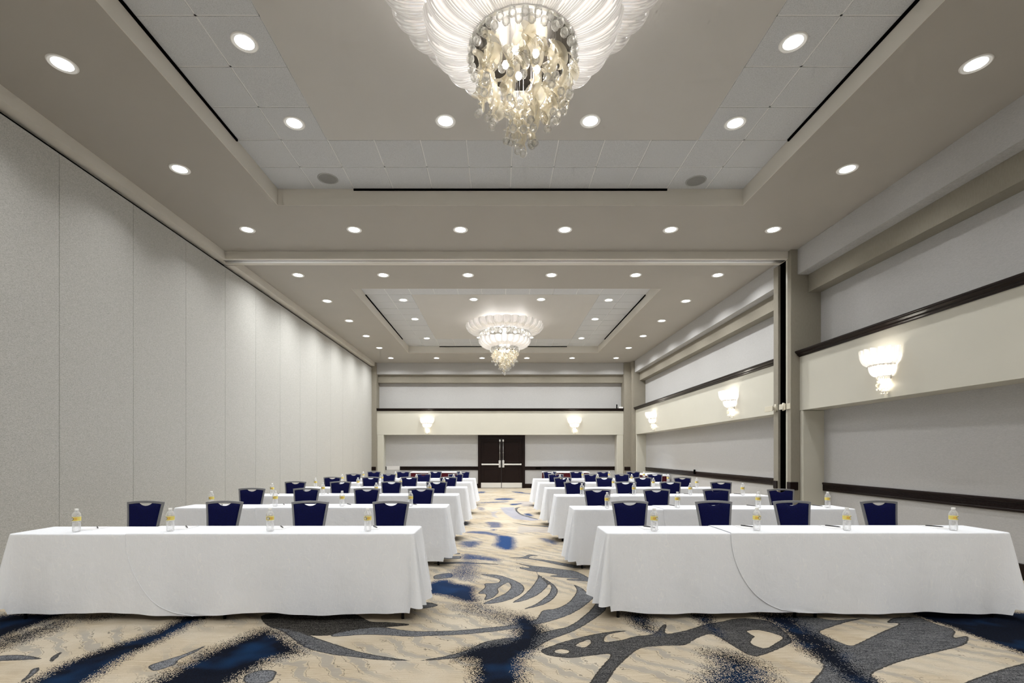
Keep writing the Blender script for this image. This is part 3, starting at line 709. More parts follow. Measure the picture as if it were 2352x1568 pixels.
def hemn(s, seed):
    return mnoise.noise(Vector((s*1.7, seed*3.17, 0.3)))
def make_cloth_obj(name, xin, xout, y0, y1, seed, over, cut):
    """cloth over one half of a row: xin is its free inner edge, xout the table end it falls over.
    cut > 0 rounds the free corner of the front and back drops (the upper cloth)."""
    sg = 1 if xout > xin else -1
    L = abs(xout - xin); D = y1 - y0; rc = 0.03
    e = 0.006 if over else 0.0
    zt = ZT + 0.004 + e
    path = []                                       # (u along, y, normal u, normal y, corner angle or None, s)
    n = max(40, int(L/0.03))
    s = 0.0
    for i in range(n+1):
        u = (L-rc)*i/n; path.append((u, y0, 0, -1, 0.0, u))
    for k in range(1, 12):
        a = PI/2*k/12; path.append((L-rc+rc*math.sin(a), y0+rc-rc*math.cos(a), math.sin(a), -math.cos(a), a, L+rc*a))
    m2 = 22
    for i in range(m2+1):
        v = rc+(D-2*rc)*i/m2; path.append((L, y0+v, 1, 0, PI/2, L+v))
    for k in range(1, 12):
        a = PI/2*k/12; path.append((L-rc+rc*math.cos(a), y1-rc+rc*math.sin(a), math.cos(a), math.sin(a), PI/2+a, L+D+rc*a))
    for i in range(n+1):
        u = (L-rc)*(1-i/n); path.append((u, y1, 0, 1, PI, 2*L+D-u))
    N = len(path); R = 26
    mb = MB(); vs = []
    fr = 0.012
    ts = [0.0] + [(j/R) for j in range(1, R+1)]
    for j in range(-3, R+1):
        for (u, y, nu, ny, ang, s) in path:
            front = ang < 0.01; back = ang > PI-0.01
            side = abs(ang-PI/2) < 0.01
            if j <= 0:                              # fillet over the table edge
                a = PI/2*(j+3)/3
                off = -fr + fr*math.sin(a); z = zt - fr + fr*math.cos(a); t = 0
                wob = 0
            else:
                t = j/R
                xx = xin + sg*u; hem = 0.062 + 0.026*hemn(xx, seed)
                if side or (not front and not back): hem += 0.055
                dc = min(abs(s-L), abs(s-L-D))
                if front or back: hem += 0.03*math.exp(-(dc/0.12)**2)*0
                z = (zt-fr) - (zt-fr-hem)*t
                fl = 0.012*t
                if side: fl = 0.095*t
                if cut > 0 and (front or back): xx = xin + sg*(u + 0.60*(1-math.sqrt(max(0.0, 1-t*t)))*max(0.0, 1-u/1.35))
                if front or back: hem = 0.062 + 0.026*hemn(xx, seed); z = (zt-fr) - (zt-fr-hem)*t
                wave = 0.012*math.sin(xx*9.0+seed*2.1+0.6*math.sin(xx*3.1+seed)) + 0.006*math.sin(xx*21+seed*1.3)
                if side: wave = 0.032*math.cos((s-L)/D*2*PI*1.5+0.3*seed)
                off = fl + wave*t**1.3*(1.0 if (front or back) else 0.9)
                q = ang % (PI/2) if not (front or side or back) else None
                if q is not None:
                    off = 0.04*t + t**0.9*(0.085*math.exp(-((q-PI/4)/0.42)**2))
                elif front or back:
                    off += t*(0.035*math.exp(-(dc/0.05)**2) - 0.012*math.exp(-((dc-0.14)/0.06)**2))
                wob = 0
            uu = u
            if cut > 0 and (front or back):
                c = 0.60*(1-math.sqrt(max(0.0, 1-t*t))) if j > 0 else 0.0
                uu = u + c*max(0.0, 1-u/1.35)
            x = xin + sg*(uu + nu*(off+e)); yy = y + ny*(off+e)
            vs.append((x, yy, z))
    fs = []
    for j in range(R+3):
        for i in range(N-1):
            fs.append((j*N+i, j*N+i+1, (j+1)*N+i+1, (j+1)*N+i))
    b = mb.add(vs, fs, True)
    # top: join the front and back edges of the inset ring
    half = n+1
    fi = list(range(0, half)); bi = list(range(N-1, N-1-half, -1))
    for k in range(half-1):
        mb.f.append((b+fi[k], b+fi[k+1], b+bi[k+1], b+bi[k])); mb.sm.append(True); mb.mi.append(0)
    ring = list(range(half-1, N-half+1))
    mb.f.append(tuple(b+r for r in ring)); mb.sm.append(True); mb.mi.append(0)
    if cut > 0:                                     # the sewn hem of the free edge
        for col in (0, N-1):
            mb.tube([vs[j*N+col] for j in range(2, R+4)], 0.0028, 6)
    o = mb.build(name, M['cloth'])
    # move the origin to the foot of the cloth
    c = Vector(((xin+xout)/2, (y0+y1)/2, 0))
    o.data.transform(Matrix.Translation(-c)); o.location = c
    return o

table0 = make_table(); first = True
for side, B in BLOCKS.items():
    for r in range(6):
        yb = B['back'][r]; y0 = yb-0.46; dx = B['xj'][r]
        x0, x1, xs = B['x0']+(dx if side == 'left' else 0), B['x1'], B['xs'] + 0.05*math.sin(r*2.3)
        if side == 'left': x1 += dx; xs += dx
        else: x0 += dx
        xm = (x0+x1)/2
        for q, cx in enumerate((xm-0.893, xm+0.893)):
            t = table0 if first else copy_tree(table0); first = False
            t.location = (cx, y0+0.012, 0)
            inner = (q == 1) == (side == 'left')
            tag(t, 'folding table under the cloth, %s row %s of the aisle, %s half' % (ROWS[r], side, 'aisle' if inner else 'wall'), 'table', 'folding seminar tables')
        la = 'white tablecloth, %s half of the %s table %s of the aisle'
        o = make_cloth_obj('tablecloth', xs+0.72, x0, y0, yb, 2.0+r*2+(side == 'right')*17, False, 0)
        tag(o, (la % ('wall' if side == 'left' else 'aisle', ROWS[r], side)) + (', lower cloth' if r < 3 else ''), 'tablecloth', 'white tablecloths')
        o = make_cloth_obj('tablecloth', xs, x1, y0, yb, 2.0+r*2+(side == 'right')*17, True, 1)
        tag(o, (la % ('aisle' if side == 'left' else 'wall', ROWS[r], side)) + (', rounded edge on top' if r < 3 else ''), 'tablecloth', 'white tablecloths')

# ------------------------------------------------------------------ banquet chairs
def chair_hw(z):
    t = (z-0.50)/0.455
    return 0.158 + 0.030*t + 0.022*t*t
def chair_y(z): return 0.195 + (z-0.50)*0.165
def make_chair():
    t = thing('banquet_chair', 'x', 'chair')
    # back frame: flat tube up one side, over the arched top and down the other
    out, inn = [], []
    zs = [0.47+0.47*k/14 for k in range(15)]
    W = 0.022
    arch = lambda u: 0.940+0.014*(1-u*u)
    for z in zs: out.append((-chair_hw(z), z)); inn.append((-chair_hw(z)+W, min(z, 0.914)))
    h1 = chair_hw(0.94)
    for k in range(1, 16):
        u = -1+2*k/16; out.append((h1*u, arch(u))); inn.append(((h1-W)*u, arch(u)-0.024))
    for z in reversed(zs): out.append((chair_hw(z), z)); inn.append((chair_hw(z)-W, min(z, 0.914)))
    m = MB(); n = len(out); vs = []
    for (P, dy) in ((out, -0.012), (out, 0.012), (inn, 0.012), (inn, -0.012)):
        for (x, z) in P: vs.append((x, chair_y(z)+dy, z))
    fs = []
    for i in range(n-1):
        for a, b in ((0,1),(1,2),(2,3),(3,0)): fs.append((a*n+i, a*n+i+1, b*n+i+1, b*n+i))
    fs += [(0, n, 2*n, 3*n), (n-1, 4*n-1, 3*n-1, 2*n-1)]
    m.add(vs, fs); m.build('back_frame', M['frame'], t, bevel=0.004)
    # upholstered back with the hand-hold scooped out under the top rail
    m = MB(); vs = []; nu, nz = 28, 16
    for side in (-1, 1):
        for j in range(nz+1):
            for i in range(nu+1):
                u = -1+2*i/nu
                sc = 0.034*max(0.0, 1-(u/0.40)**2)**0.8 if abs(u) < 0.40 else 0.0
                ztop = arch(u)-0.0235-sc+ (0.004 if sc == 0 else 0); zb = 0.515
                z = zb+(ztop-zb)*j/nz
                x = u*(chair_hw(min(z, 0.94))-W+0.003)
                edge = min(1-abs(u), (j/nz)*1.5, (1-j/nz)*1.5)
                th = 0.007+0.015*min(1, edge*5)**0.5*(1 if side < 0 else 0.5)
                vs.append((x, chair_y(z)+side*th, z))
    k = (nu+1)*(nz+1); fs = []
    for sd in (0, 1):
        for j in range(nz):
            for i in range(nu):
                a = sd*k+j*(nu+1)+i; q = (a, a+1, a+nu+2, a+nu+1); fs.append(q if sd == 0 else q[::-1])
    rim = [i for i in range(nu+1)] + [j*(nu+1)+nu for j in range(1, nz+1)] + [nz*(nu+1)+i for i in range(nu-1, -1, -1)] + [j*(nu+1) for j in range(nz-1, 0, -1)]
    for i in range(len(rim)):
        a, b = rim[i], rim[(i+1) % len(rim)]; fs.append((a, a+k, b+k, b))
    m.add(vs, fs, True); m.build('backrest', M['navy'], t)
    # seat cushion
    m = MB(); prof = []
    nx = 14
    ring = []
    for k2 in range(40):
        a = 2*PI*k2/40; c, s = math.cos(a), math.sin(a)
        r = 1/((abs(c)**5+abs(s)**5)**0.2)
        ring.append((c*r, s*r))
    lv = [(0.94, 0.425), (1.0, 0.440), (1.0, 0.470), (0.95, 0.492), (0.75, 0.503), (0.35, 0.508)]
    vs = [(0.215*k3*x*(1-0.06*(y > 0)*y), -0.015+0.215*k3*y, z) for k3, z in lv for x, y in ring]
    fs = [(j*40+i, j*40+(i+1) % 40, (j+1)*40+(i+1) % 40, (j+1)*40+i) for j in range(len(lv)-1) for i in range(40)]
    fs += [tuple(reversed(range(40))), tuple(range((len(lv)-1)*40, len(lv)*40))]
    m.add(vs, fs, True); m.build('seat', M['navy'], t)
    m = MB(); m.box(-0.19, 0.19, -0.20, 0.185, 0.405, 0.426); m.build('seat_frame', M['frame'], t, bevel=0.005)
    for s in (-1, 1):
        m = MB(); m.tube([(s*0.180, -0.185, 0.425), (s*0.195, -0.205, 0.2), (s*0.205, -0.220, 0.006)], 0.0125, 8); m.build('leg', M['frame'], t)
        m = MB(); m.tube([(s*chair_hw(0.50), chair_y(0.50), 0.50), (s*0.160, 0.192, 0.40), (s*0.172, 0.235, 0.2), (s*0.185, 0.285, 0.006)], 0.0125, 8); m.build('leg', M['frame'], t)
    return t
chair0 = make_chair()
rng = random.Random(11); first = True
CH = {'left': [[-3.957,-3.07,-2.10,-1.205],[-3.83,-2.98,-2.05,-1.20],[-3.93,-3.05,-2.08,-1.20],[-3.87,-2.96,-2.07,-1.17],[-3.90,-2.96,-2.02,-1.15],[-3.85,-2.95,-1.95,-1.09]],
      'right': [[1.479,2.427,3.307,4.30],[1.50,2.41,3.31,4.29],[1.465,2.45,3.30,4.27],[1.49,2.445,3.325,4.23],[1.54,2.49,3.31,4.19],[1.585,2.40,3.24,4.14]]}
for side, B in BLOCKS.items():
    for r in range(6):
        for q in range(4):
            c = chair0 if first else copy_tree(chair0); first = False
            c.location = (CH[side][r][q], B['back'][r]+0.70-0.268, 0)
            c.rotation_euler = (0, 0, math.radians(rng.uniform(-2.5, 2.5)))
            tag(c, 'navy banquet chair behind the %s table %s of the aisle, %s' % (ROWS[r], side, SEATW[side][q]), 'chair', 'navy chairs behind the white tables')

# ------------------------------------------------------------------ place settings: bottle, notepad, pen
ZCL = ZT+0.0105
def make_bottle(emang):
    t = thing('water_bottle', 'x', 'bottle')
    prof = [(0.010,0.004),(0.024,0.0),(0.029,0.004),(0.0315,0.012)]
    for k in range(6):
        z = 0.016+k*0.009; prof += [(0.0318,z),(0.0305,z+0.0045)]
    prof += [(0.0315,0.072),(0.0290,0.080),(0.0290,0.084),(0.0325,0.093),(0.0330,0.097),(0.0330,0.142),(0.0335,0.147),(0.0320,0.158),(0.0265,0.171),(0.0185,0.182),(0.0135,0.188),(0.0125,0.194),(0.0125,0.200)]
    m = MB(); m.lathe(prof, 24); m.build('bottle_body', M['pet'], t)
    m = MB(); m.lathe([(0.0155,0.192),(0.0158,0.194),(0.0158,0.207),(0.0145,0.2095)], 24); m.build('cap', M['white'], t)
    lb = MB(); lb.lathe([(0.0337,0.099),(0.0337,0.1395)], 32, cap=False); label = lb.build('label', M['label'], t)
    def patch(r, a0, z0, outline, mt, nm, par):
        mm = MB(); vs = [((r)*math.cos(a0+x/r), r*math.sin(a0+x/r), z0+z) for x, z in outline]
        mm.add(vs, [tuple(range(len(vs)))]); return mm.build(nm, mt, par, recalc=False)
    mm = MB()
    for zz in (0.099, 0.1372): mm.lathe([(0.03385, zz),(0.03385, zz+0.0025)], 32, cap=False)
    mm.build('label_edge', M['white'], label)
    el = [(0.0165*math.cos(a)*(1+0.06*math.sin(3*a)), 0.0155*math.sin(a)) for a in [2*PI*k/28 for k in range(28)]]
    patch(0.0342, emang, 0.119, el, M['emblem'], 'emblem', label)
    mm = MB(); r = 0.0346
    def bar(x0, x1, z0, z1):
        n = 4
        vs = [(r*math.cos(emang+(x0+(x1-x0)*i/n)/r), r*math.sin(emang+(x0+(x1-x0)*i/n)/r), z) for z in (z0, z1) for i in range(n+1)]
        mm.add(vs, [(i, i+1, n+2+i, n+1+i) for i in range(n)])
    for (z0, seq) in ((0.1195, (-0.0115, -0.0055, 0.0005, 0.0065)), (0.1095, (-0.0085, -0.0035, 0.0015, 0.0060))):
        for k, x in enumerate(seq):                       # two short rows of white letter strokes
            bar(x, x+0.0016, z0, z0+0.0085); bar(x, x+0.0046, z0, z0+0.0014)
            if k % 2 == 0: bar(x, x+0.0044, z0+0.0068, z0+0.0082); bar(x+0.003, x+0.0045, z0+0.0035, z0+0.008)
            else: bar(x+0.0031, x+0.0046, z0, z0+0.0085)
    mm.build('lettering', M['lettering'], label, recalc=False)
    mm = MB(); r = 0.0342
    sgn = 1 if emang < -PI/2 else -1
    for k in range(5):
        a = emang+sgn*(0.62+0.13*k)
        vs = [(r*math.cos(a+d), r*math.sin(a+d), z) for d, z in ((-.045,0.111),(.03,0.111),(.06,0.129+0.003*(k % 2)),(-.005,0.129))]
        mm.add(vs, [(0,1,2,3)])
    mm.build('script', M['orange'], label, recalc=False)
    return t
def make_pad():
    m = MB(); m.box(-0.07, 0.07, 0, 0.215, 0, 0.0035); o = m.build('notepad', M['paper']); return tag(o, 'x', 'notepad')
def make_pen():
    t = thing('pen', 'x', 'pen')
    m = MB(); m.lathe([(0.001,-0.068),(0.0035,-0.058),(0.0048,-0.045),(0.0048,0.062),(0.0035,0.066)], 12); o = m.build('barrel', M['pen'], t); o.rotation_euler = (-PI/2, 0, 0); o.location = (0,0,0.0048)
    m = MB(); m.box(-0.0014, 0.0014, 0.02, 0.060, 0.0096, 0.0115); m.box(-0.0014,0.0014,0.056,0.060,0.004,0.0115); m.build('clip', M['metal_grey'], t)
    return t
BX = {'left': [[-3.845,-2.99,-2.08,-1.19],[-3.857,-3.0,-2.10,-1.18],[-3.91,-3.03,-2.11,-1.19],[-3.87,-2.97,-2.07,-1.155],[-3.89,-2.90,-2.04,-1.11],[-3.89,-2.96,-1.98,-1.08]],
      'right': [[1.434,2.378,3.206,4.186],[1.424,2.343,3.40,4.307],[1.43,2.32,3.284,4.18],[1.45,2.40,3.235,4.14],[1.527,2.45,3.30,4.20],[1.547,2.415,3.17,4.165]]}
proto = {'left': make_bottle(math.radians(-122)), 'right': make_bottle(math.radians(-68))}
pad0 = make_pad(); pen0 = make_pen(); used = set()
def inst(o, key):
    if key in used: return copy_tree(o)
    used.add(key); return o
for side, B in BLOCKS.items():
    for r in range(6):
        for q in range(4):
            x, yb = BX[side][r][q], B['back'][r]
            low = 0.006 if x < B['xs']-0.12 else 0.0
            wh = '%s table %s of the aisle, %s' % (ROWS[r], side, SEATW[side][q])
            b = inst(proto[side], side); b.location = (x, yb-0.335, ZCL-low)
            if q == 2 and side == 'left' and r == 0: b.rotation_euler = (0,0,0.45)
            else: b.rotation_euler = (0,0,rng.uniform(-0.2, 0.2))
            tag(b, 'water bottle on the ' + wh, 'water bottle', 'water bottles set out on the tables')
            p = inst(pad0, 'pad'); p.location = (x+rng.uniform(-.006,.006), yb-0.245, ZCL-0.0005-low); p.rotation_euler = (0,0,rng.uniform(-.03,.03))
            tag(p, 'white notepad on the ' + wh, 'notepad', 'white notepads set out on the tables')
            w = inst(pen0, 'pen'); w.location = (x+0.018+rng.uniform(-.01,.01), yb-0.115, ZCL+0.003-low); w.rotation_euler = (0,0,rng.uniform(0.5,0.75))
            tag(w, 'black pen on the ' + wh, 'pen', 'black pens on the notepads')

# ------------------------------------------------------------------ burgundy skirted tables along the far walls
def skirted(label, cx, cy, L, D, rz):
    t = thing('skirted_table', label, 'table', (cx, cy, 0), rz, 'burgundy skirted tables by the far walls')
    m = MB(); m.box(-L/2+0.02, L/2-0.02, -D/2+0.02, D/2-0.02, 0.71, 0.735); m.build('tabletop', M['tabletop'], t)
    m = MB(); per = []; step = 0.012
    def seg(ax, ay, bx, by, nx, ny):
        d = math.hypot(bx-ax, by-ay); n = int(d/step)
        for i in range(n): per.append((ax+(bx-ax)*i/n, ay+(by-ay)*i/n, nx, ny))
    seg(-L/2,-D/2, L/2,-D/2, 0,-1); seg(L/2,-D/2, L/2,D/2, 1,0); seg(L/2,D/2, -L/2,D/2, 0,1); seg(-L/2,D/2, -L/2,-D/2, -1,0)
    n = len(per); vs = []
    for z, amp in ((0.728, 0.004), (0.60, 0.010), (0.02, 0.016)):
        for i, (x, y, nx, ny) in enumerate(per):
            o = amp*math.sin(i*2*PI/7.0); vs.append((x+nx*o, y+ny*o, z))
    m.add(vs, [(j*n+i, j*n+(i+1) % n, (j+1)*n+(i+1) % n, (j+1)*n+i) for j in range(2) for i in range(n)], True)
    m.build('skirt', M['burgundy'], t)
    m = MB(); m.box(-L/2-0.012, L/2+0.012, -D/2-0.012, D/2+0.012, 0.735, 0.742)
    m.box(-L/2-0.022, L/2+0.022, -D/2-0.024, -D/2-0.018, 0.70, 0.742); m.box(-L/2-0.022, L/2+0.022, D/2+0.018, D/2+0.024, 0.70, 0.742)
    m.box(-L/2-0.024, -L/2-0.018, -D/2-0.02, D/2+0.02, 0.70, 0.742); m.box(L/2+0.018, L/2+0.024, -D/2-0.02, D/2+0.02, 0.70, 0.742)
    m.build('top_cloth', M['cloth'], t, bevel=0.003)
skirted('burgundy skirted table with white top against the back wall, left of the doors', -2.70, 20.75, 1.90, 0.60, 0)
skirted('burgundy skirted table with white top against the back wall, right of the doors', 2.84, 20.75, 1.90, 0.60, 0)
skirted('burgundy skirted table with white top along the right wall at the far end', 5.69, 18.3, 1.86, 0.70, PI/2)
# ------------------------------------------------------------------ ceiling fittings
def make_downlight(lens, watts, spread):
    t = thing('downlight', 'x', 'ceiling light')
    m = MB(); m.lathe([(0.090,-0.001),(0.093,-0.003),(0.112,-0.004),(0.116,-0.008),(0.127,-0.007),(0.131,0.0)], 40, cap=False); m.build('trim_ring', M['trimring'], t)
    m = MB(); m.lathe([(0.001,-0.003),(0.091,-0.002)], 32, cap=False, smooth=False); m.build('lens', M[lens], t)
    la = bpy.data.lights.new('lamp', 'AREA'); la.shape = 'DISK'; la.size = 0.175; la.energy = watts; la.color = (0.985, 0.99, 0.985); la.spread = math.radians(spread)
    lo = bpy.data.objects.new('lamp', la); COL.objects.link(lo); lo.parent = t; lo.location = (0, 0, -0.014)
    return t
dl0 = make_downlight('lens', 3.6, 124.0); dlr = make_downlight('lens_far', 9.5, 150.0); dlf = make_downlight('lens_far', 10.6, 152.0); used.clear()  # dlr: stronger lamp for the added row that brightens the front cloths
def downlight(x, y, z, label, group):
    far = y > 9.5
    d = inst(dlf, 'far') if far else inst(dlr, 'rear') if y < 0 else inst(dl0, 'near'); d.location = (x, y, z); tag(d, label, 'ceiling light', group)
ORD6 = ['leftmost', 'second from left', 'third from left', 'fourth from left', 'fifth from left', 'rightmost']
for i, x in enumerate((-4.37, -2.51, -0.66, 1.16, 3.0, 4.79)):
    downlight(x, 8.53, ZS, 'recessed downlight, %s of six in the soffit row before the beam' % ORD6[i], 'downlights in the soffit')
    downlight(x, 10.69, ZS, 'recessed downlight, %s of six in the soffit row just past the beam' % ORD6[i], 'downlights in the soffit')
    downlight(x, -0.45, ZS, 'added unseen downlight, %s of six in the soffit row behind the camera' % ORD6[i], 'downlights in the soffit')  # unseen row, added by symmetry to light the cloth fronts
    downlight(x, 19.91, ZS, 'recessed downlight, %s of six in the last soffit row by the back wall' % ORD6[i], 'downlights in the soffit')
for sx, sn in ((-4.37, 'left'), (4.79, 'right')):
    downlight(sx, 4.91, ZS, 'large near recessed downlight in the %s soffit, high in the view' % sn, 'downlights in the soffit')
    downlight(sx, 6.72, ZS, 'recessed downlight in the %s soffit, second of the near half' % sn, 'downlights in the soffit')
    downlight(sx, 3.06, ZS, 'added unseen downlight in the %s soffit above the camera' % sn, 'downlights in the soffit')  # this pair and the next are out of view, added as fill
    downlight(sx, 1.2, ZS, 'added unseen downlight in the %s soffit beside the camera' % sn, 'downlights in the soffit')
    for i, y in enumerate((12.5, 14.35, 16.2, 18.0)):
        downlight(sx, y, ZS, 'recessed downlight beyond the beam in the %s soffit, number %s along the wall' % (sn, ('one', 'two', 'three', 'four')[i]), 'downlights in the soffit')
for sx, sn in ((-2.565, 'left'), (2.98, 'right')):
    downlight(sx, 4.95, ZC-0.0088, 'downlight in the %s tile strip near the front chandelier, nearer one' % sn, 'downlights in the coffers')
    downlight(sx, 6.16, ZC-0.0088, 'downlight in the %s tile strip near the front chandelier, farther one' % sn, 'downlights in the coffers')
    downlight(sx, 1.95, ZC-0.0088, 'added unseen downlight in the %s tile strip behind the front chandelier' % sn, 'downlights in the coffers')  # out-of-view pair added for its light on the front tables
    for i, y in enumerate((13.22, 15.08, 17.57)):
        downlight(sx, y, ZC-0.0088, 'downlight in the %s tile strip of the far coffer, %s' % (sn, ('nearest', 'middle', 'farthest')[i]), 'downlights in the coffers')
for sx, sn in ((-0.66, 'left'), (1.15, 'right')):
    downlight(sx, 6.12, ZC-0.0088, 'downlight beyond the front chandelier on the smooth panel, %s of two' % sn, 'downlights in the coffers')
    downlight(sx, 13.16, ZC-0.0088, 'downlight before the far chandelier on the smooth panel, %s of two' % sn, 'downlights in the coffers')
    downlight(sx, 17.47, ZC-0.0088, 'downlight half hidden behind the far chandelier, %s of two' % sn, 'downlights in the coffers')
def speaker(x, y, label):
    t = thing('ceiling_speaker', label, 'speaker', (x, y, ZC-0.0075), 0, 'round ceiling speakers')
    m = MB(); m.lathe([(0.001,-0.006),(0.10,-0.006),(0.132,-0.004)], 36, cap=False); m.build('grille', fabric('speaker_grille_'+label.split()[-1], (0.30,0.30,0.29), (0.22,0.22,0.21), 300, 0.6, 0.3), t)
    m = MB(); m.lathe([(0.132,-0.004),(0.137,-0.007),(0.148,-0.005),(0.150,0.0)], 36, cap=False); m.build('rim', M['metal_grey'], t)
speaker(-2.575, 7.40, 'round grey ceiling speaker in the back tile row, left')
speaker(3.01, 7.46, 'round grey ceiling speaker in the back tile row, right')
t = thing('smoke_detector', 'small round detector on the ceiling behind the front chandelier', 'smoke detector', (-0.22, 5.94, ZC-0.006))
m = MB(); m.lathe([(0.001,-0.03),(0.03,-0.03),(0.042,-0.018),(0.045,0.0)], 24); m.build('housing', M['white'], t)

# ------------------------------------------------------------------ chandelier
def petal_mesh(name, r1, z1, r0, z0, nlobe, bulge, scallop):
    """one lobe of a glass bowl, centred on the x axis; UV.x runs across the ribs"""
    da = 2*PI/nlobe; nu, nv = 10, 14
    vs, uv = [], []
    for j in range(nv+1):
        v = j/nv
        a = PI/2*v                                       # rim (v=0) to base (v=1): a quarter of an ellipse
        R = r0+(r1-r0)*math.cos(a)**0.85 if v < 1 else r0
        Z = z1+(z0-z1)*math.sin(a)
        for i in range(nu+1):
            u = i/nu; w = math.sin(PI*u)
            k = w**0.7
            fade = math.cos(a)*0.8+0.2
            rr = R + bulge*k*fade*(0.55+0.45*math.cos(a))
            zz = Z + (scallop*k if v == 0 else scallop*k*max(0, 1-v*5)) - bulge*0.7*k*math.sin(a)*fade
            ang = da*(u-0.5)
            vs.append((rr*math.cos(ang), rr*math.sin(ang), zz)); uv.append((u, v))
    fs = [(j*(nu+1)+i, j*(nu+1)+i+1, (j+1)*(nu+1)+i+1, (j+1)*(nu+1)+i) for j in range(nv) for i in range(nu)]
    me = bpy.data.meshes.new(name); me.from_pydata(vs, [], fs)
    me.polygons.foreach_set('use_smooth', [True]*len(fs))
    ul = me.uv_layers.new(name='UVMap')
    for p in me.polygons:
        for li in p.loop_indices: ul.data[li].uv = uv[me.loops[li].vertex_index]
    me.materials.append(M['petal']); return me
def mesh_of(mb, name, mt):
    o = mb.build(name, mt); me = o.data; bpy.data.objects.remove(o); return me
def ribbon_mesh(name, L, amp, turns, w, ph):
    """a blown glass streamer: a grooved ribbon that winds down and curls"""
    n, k = 30, 7; vs = []
    for i in range(n+1):
        t = i/n; z = -L*t
        a = 2*PI*turns*t+ph
        am = amp*(0.25+0.75*math.sin(PI*min(1, t*1.15))**0.8)
        cx, cy = am*math.cos(a), am*0.6*math.sin(a)
        ww = w*(0.12+0.88*math.sin(PI*min(1.0, 0.06+t*0.94))**0.6)
        tw = a*0.8+ph
        for j in range(k):
            s = -1+2*j/(k-1)
            d = 0.25*ww*(1-s*s)
            ox, oy = math.cos(tw), math.sin(tw)
            vs.append((cx+ox*ww*s/2-oy*d, cy+oy*ww*s/2+ox*d, z))
    fs = [(i*k+j, i*k+j+1, (i+1)*k+j+1, (i+1)*k+j) for i in range(n) for j in range(k-1)]
    m = MB(); m.add(vs, fs, True); me = mesh_of(m, name, M['champagne'])
    return me
def drop_mesh(name, r, h, ribs=9):
    m = MB(); n = 27; prof = [(0.15,0.0),(0.55,0.05),(0.85,0.18),(1.0,0.42),(0.95,0.62),(0.70,0.84),(0.30,0.98),(0.08,1.0)]
    vs = []
    for pr, pz in prof:
        for i in range(n):
            a = 2*PI*i/n; rr = r*pr*(1+0.09*math.cos(ribs*a)); vs.append((rr*math.cos(a), rr*math.sin(a), -h*pz))
    fs = [(j*n+i, j*n+(i+1) % n, (j+1)*n+(i+1) % n, (j+1)*n+i) for j in range(len(prof)-1) for i in range(n)]
    fs += [tuple(range(n)), tuple(range((len(prof)-1)*n, len(prof)*n))]
    m.add(vs, fs, True)
    return mesh_of(m, name, M['crystal'])
def bulb_mesh(name, r, mt):
    m = MB(); m.lathe([(0.001,-r*1.0),(r*0.7,-r*0.7),(r,0),(r*0.7,r*0.7),(0.001,r*1.0)], 8); return mesh_of(m, name, mt)

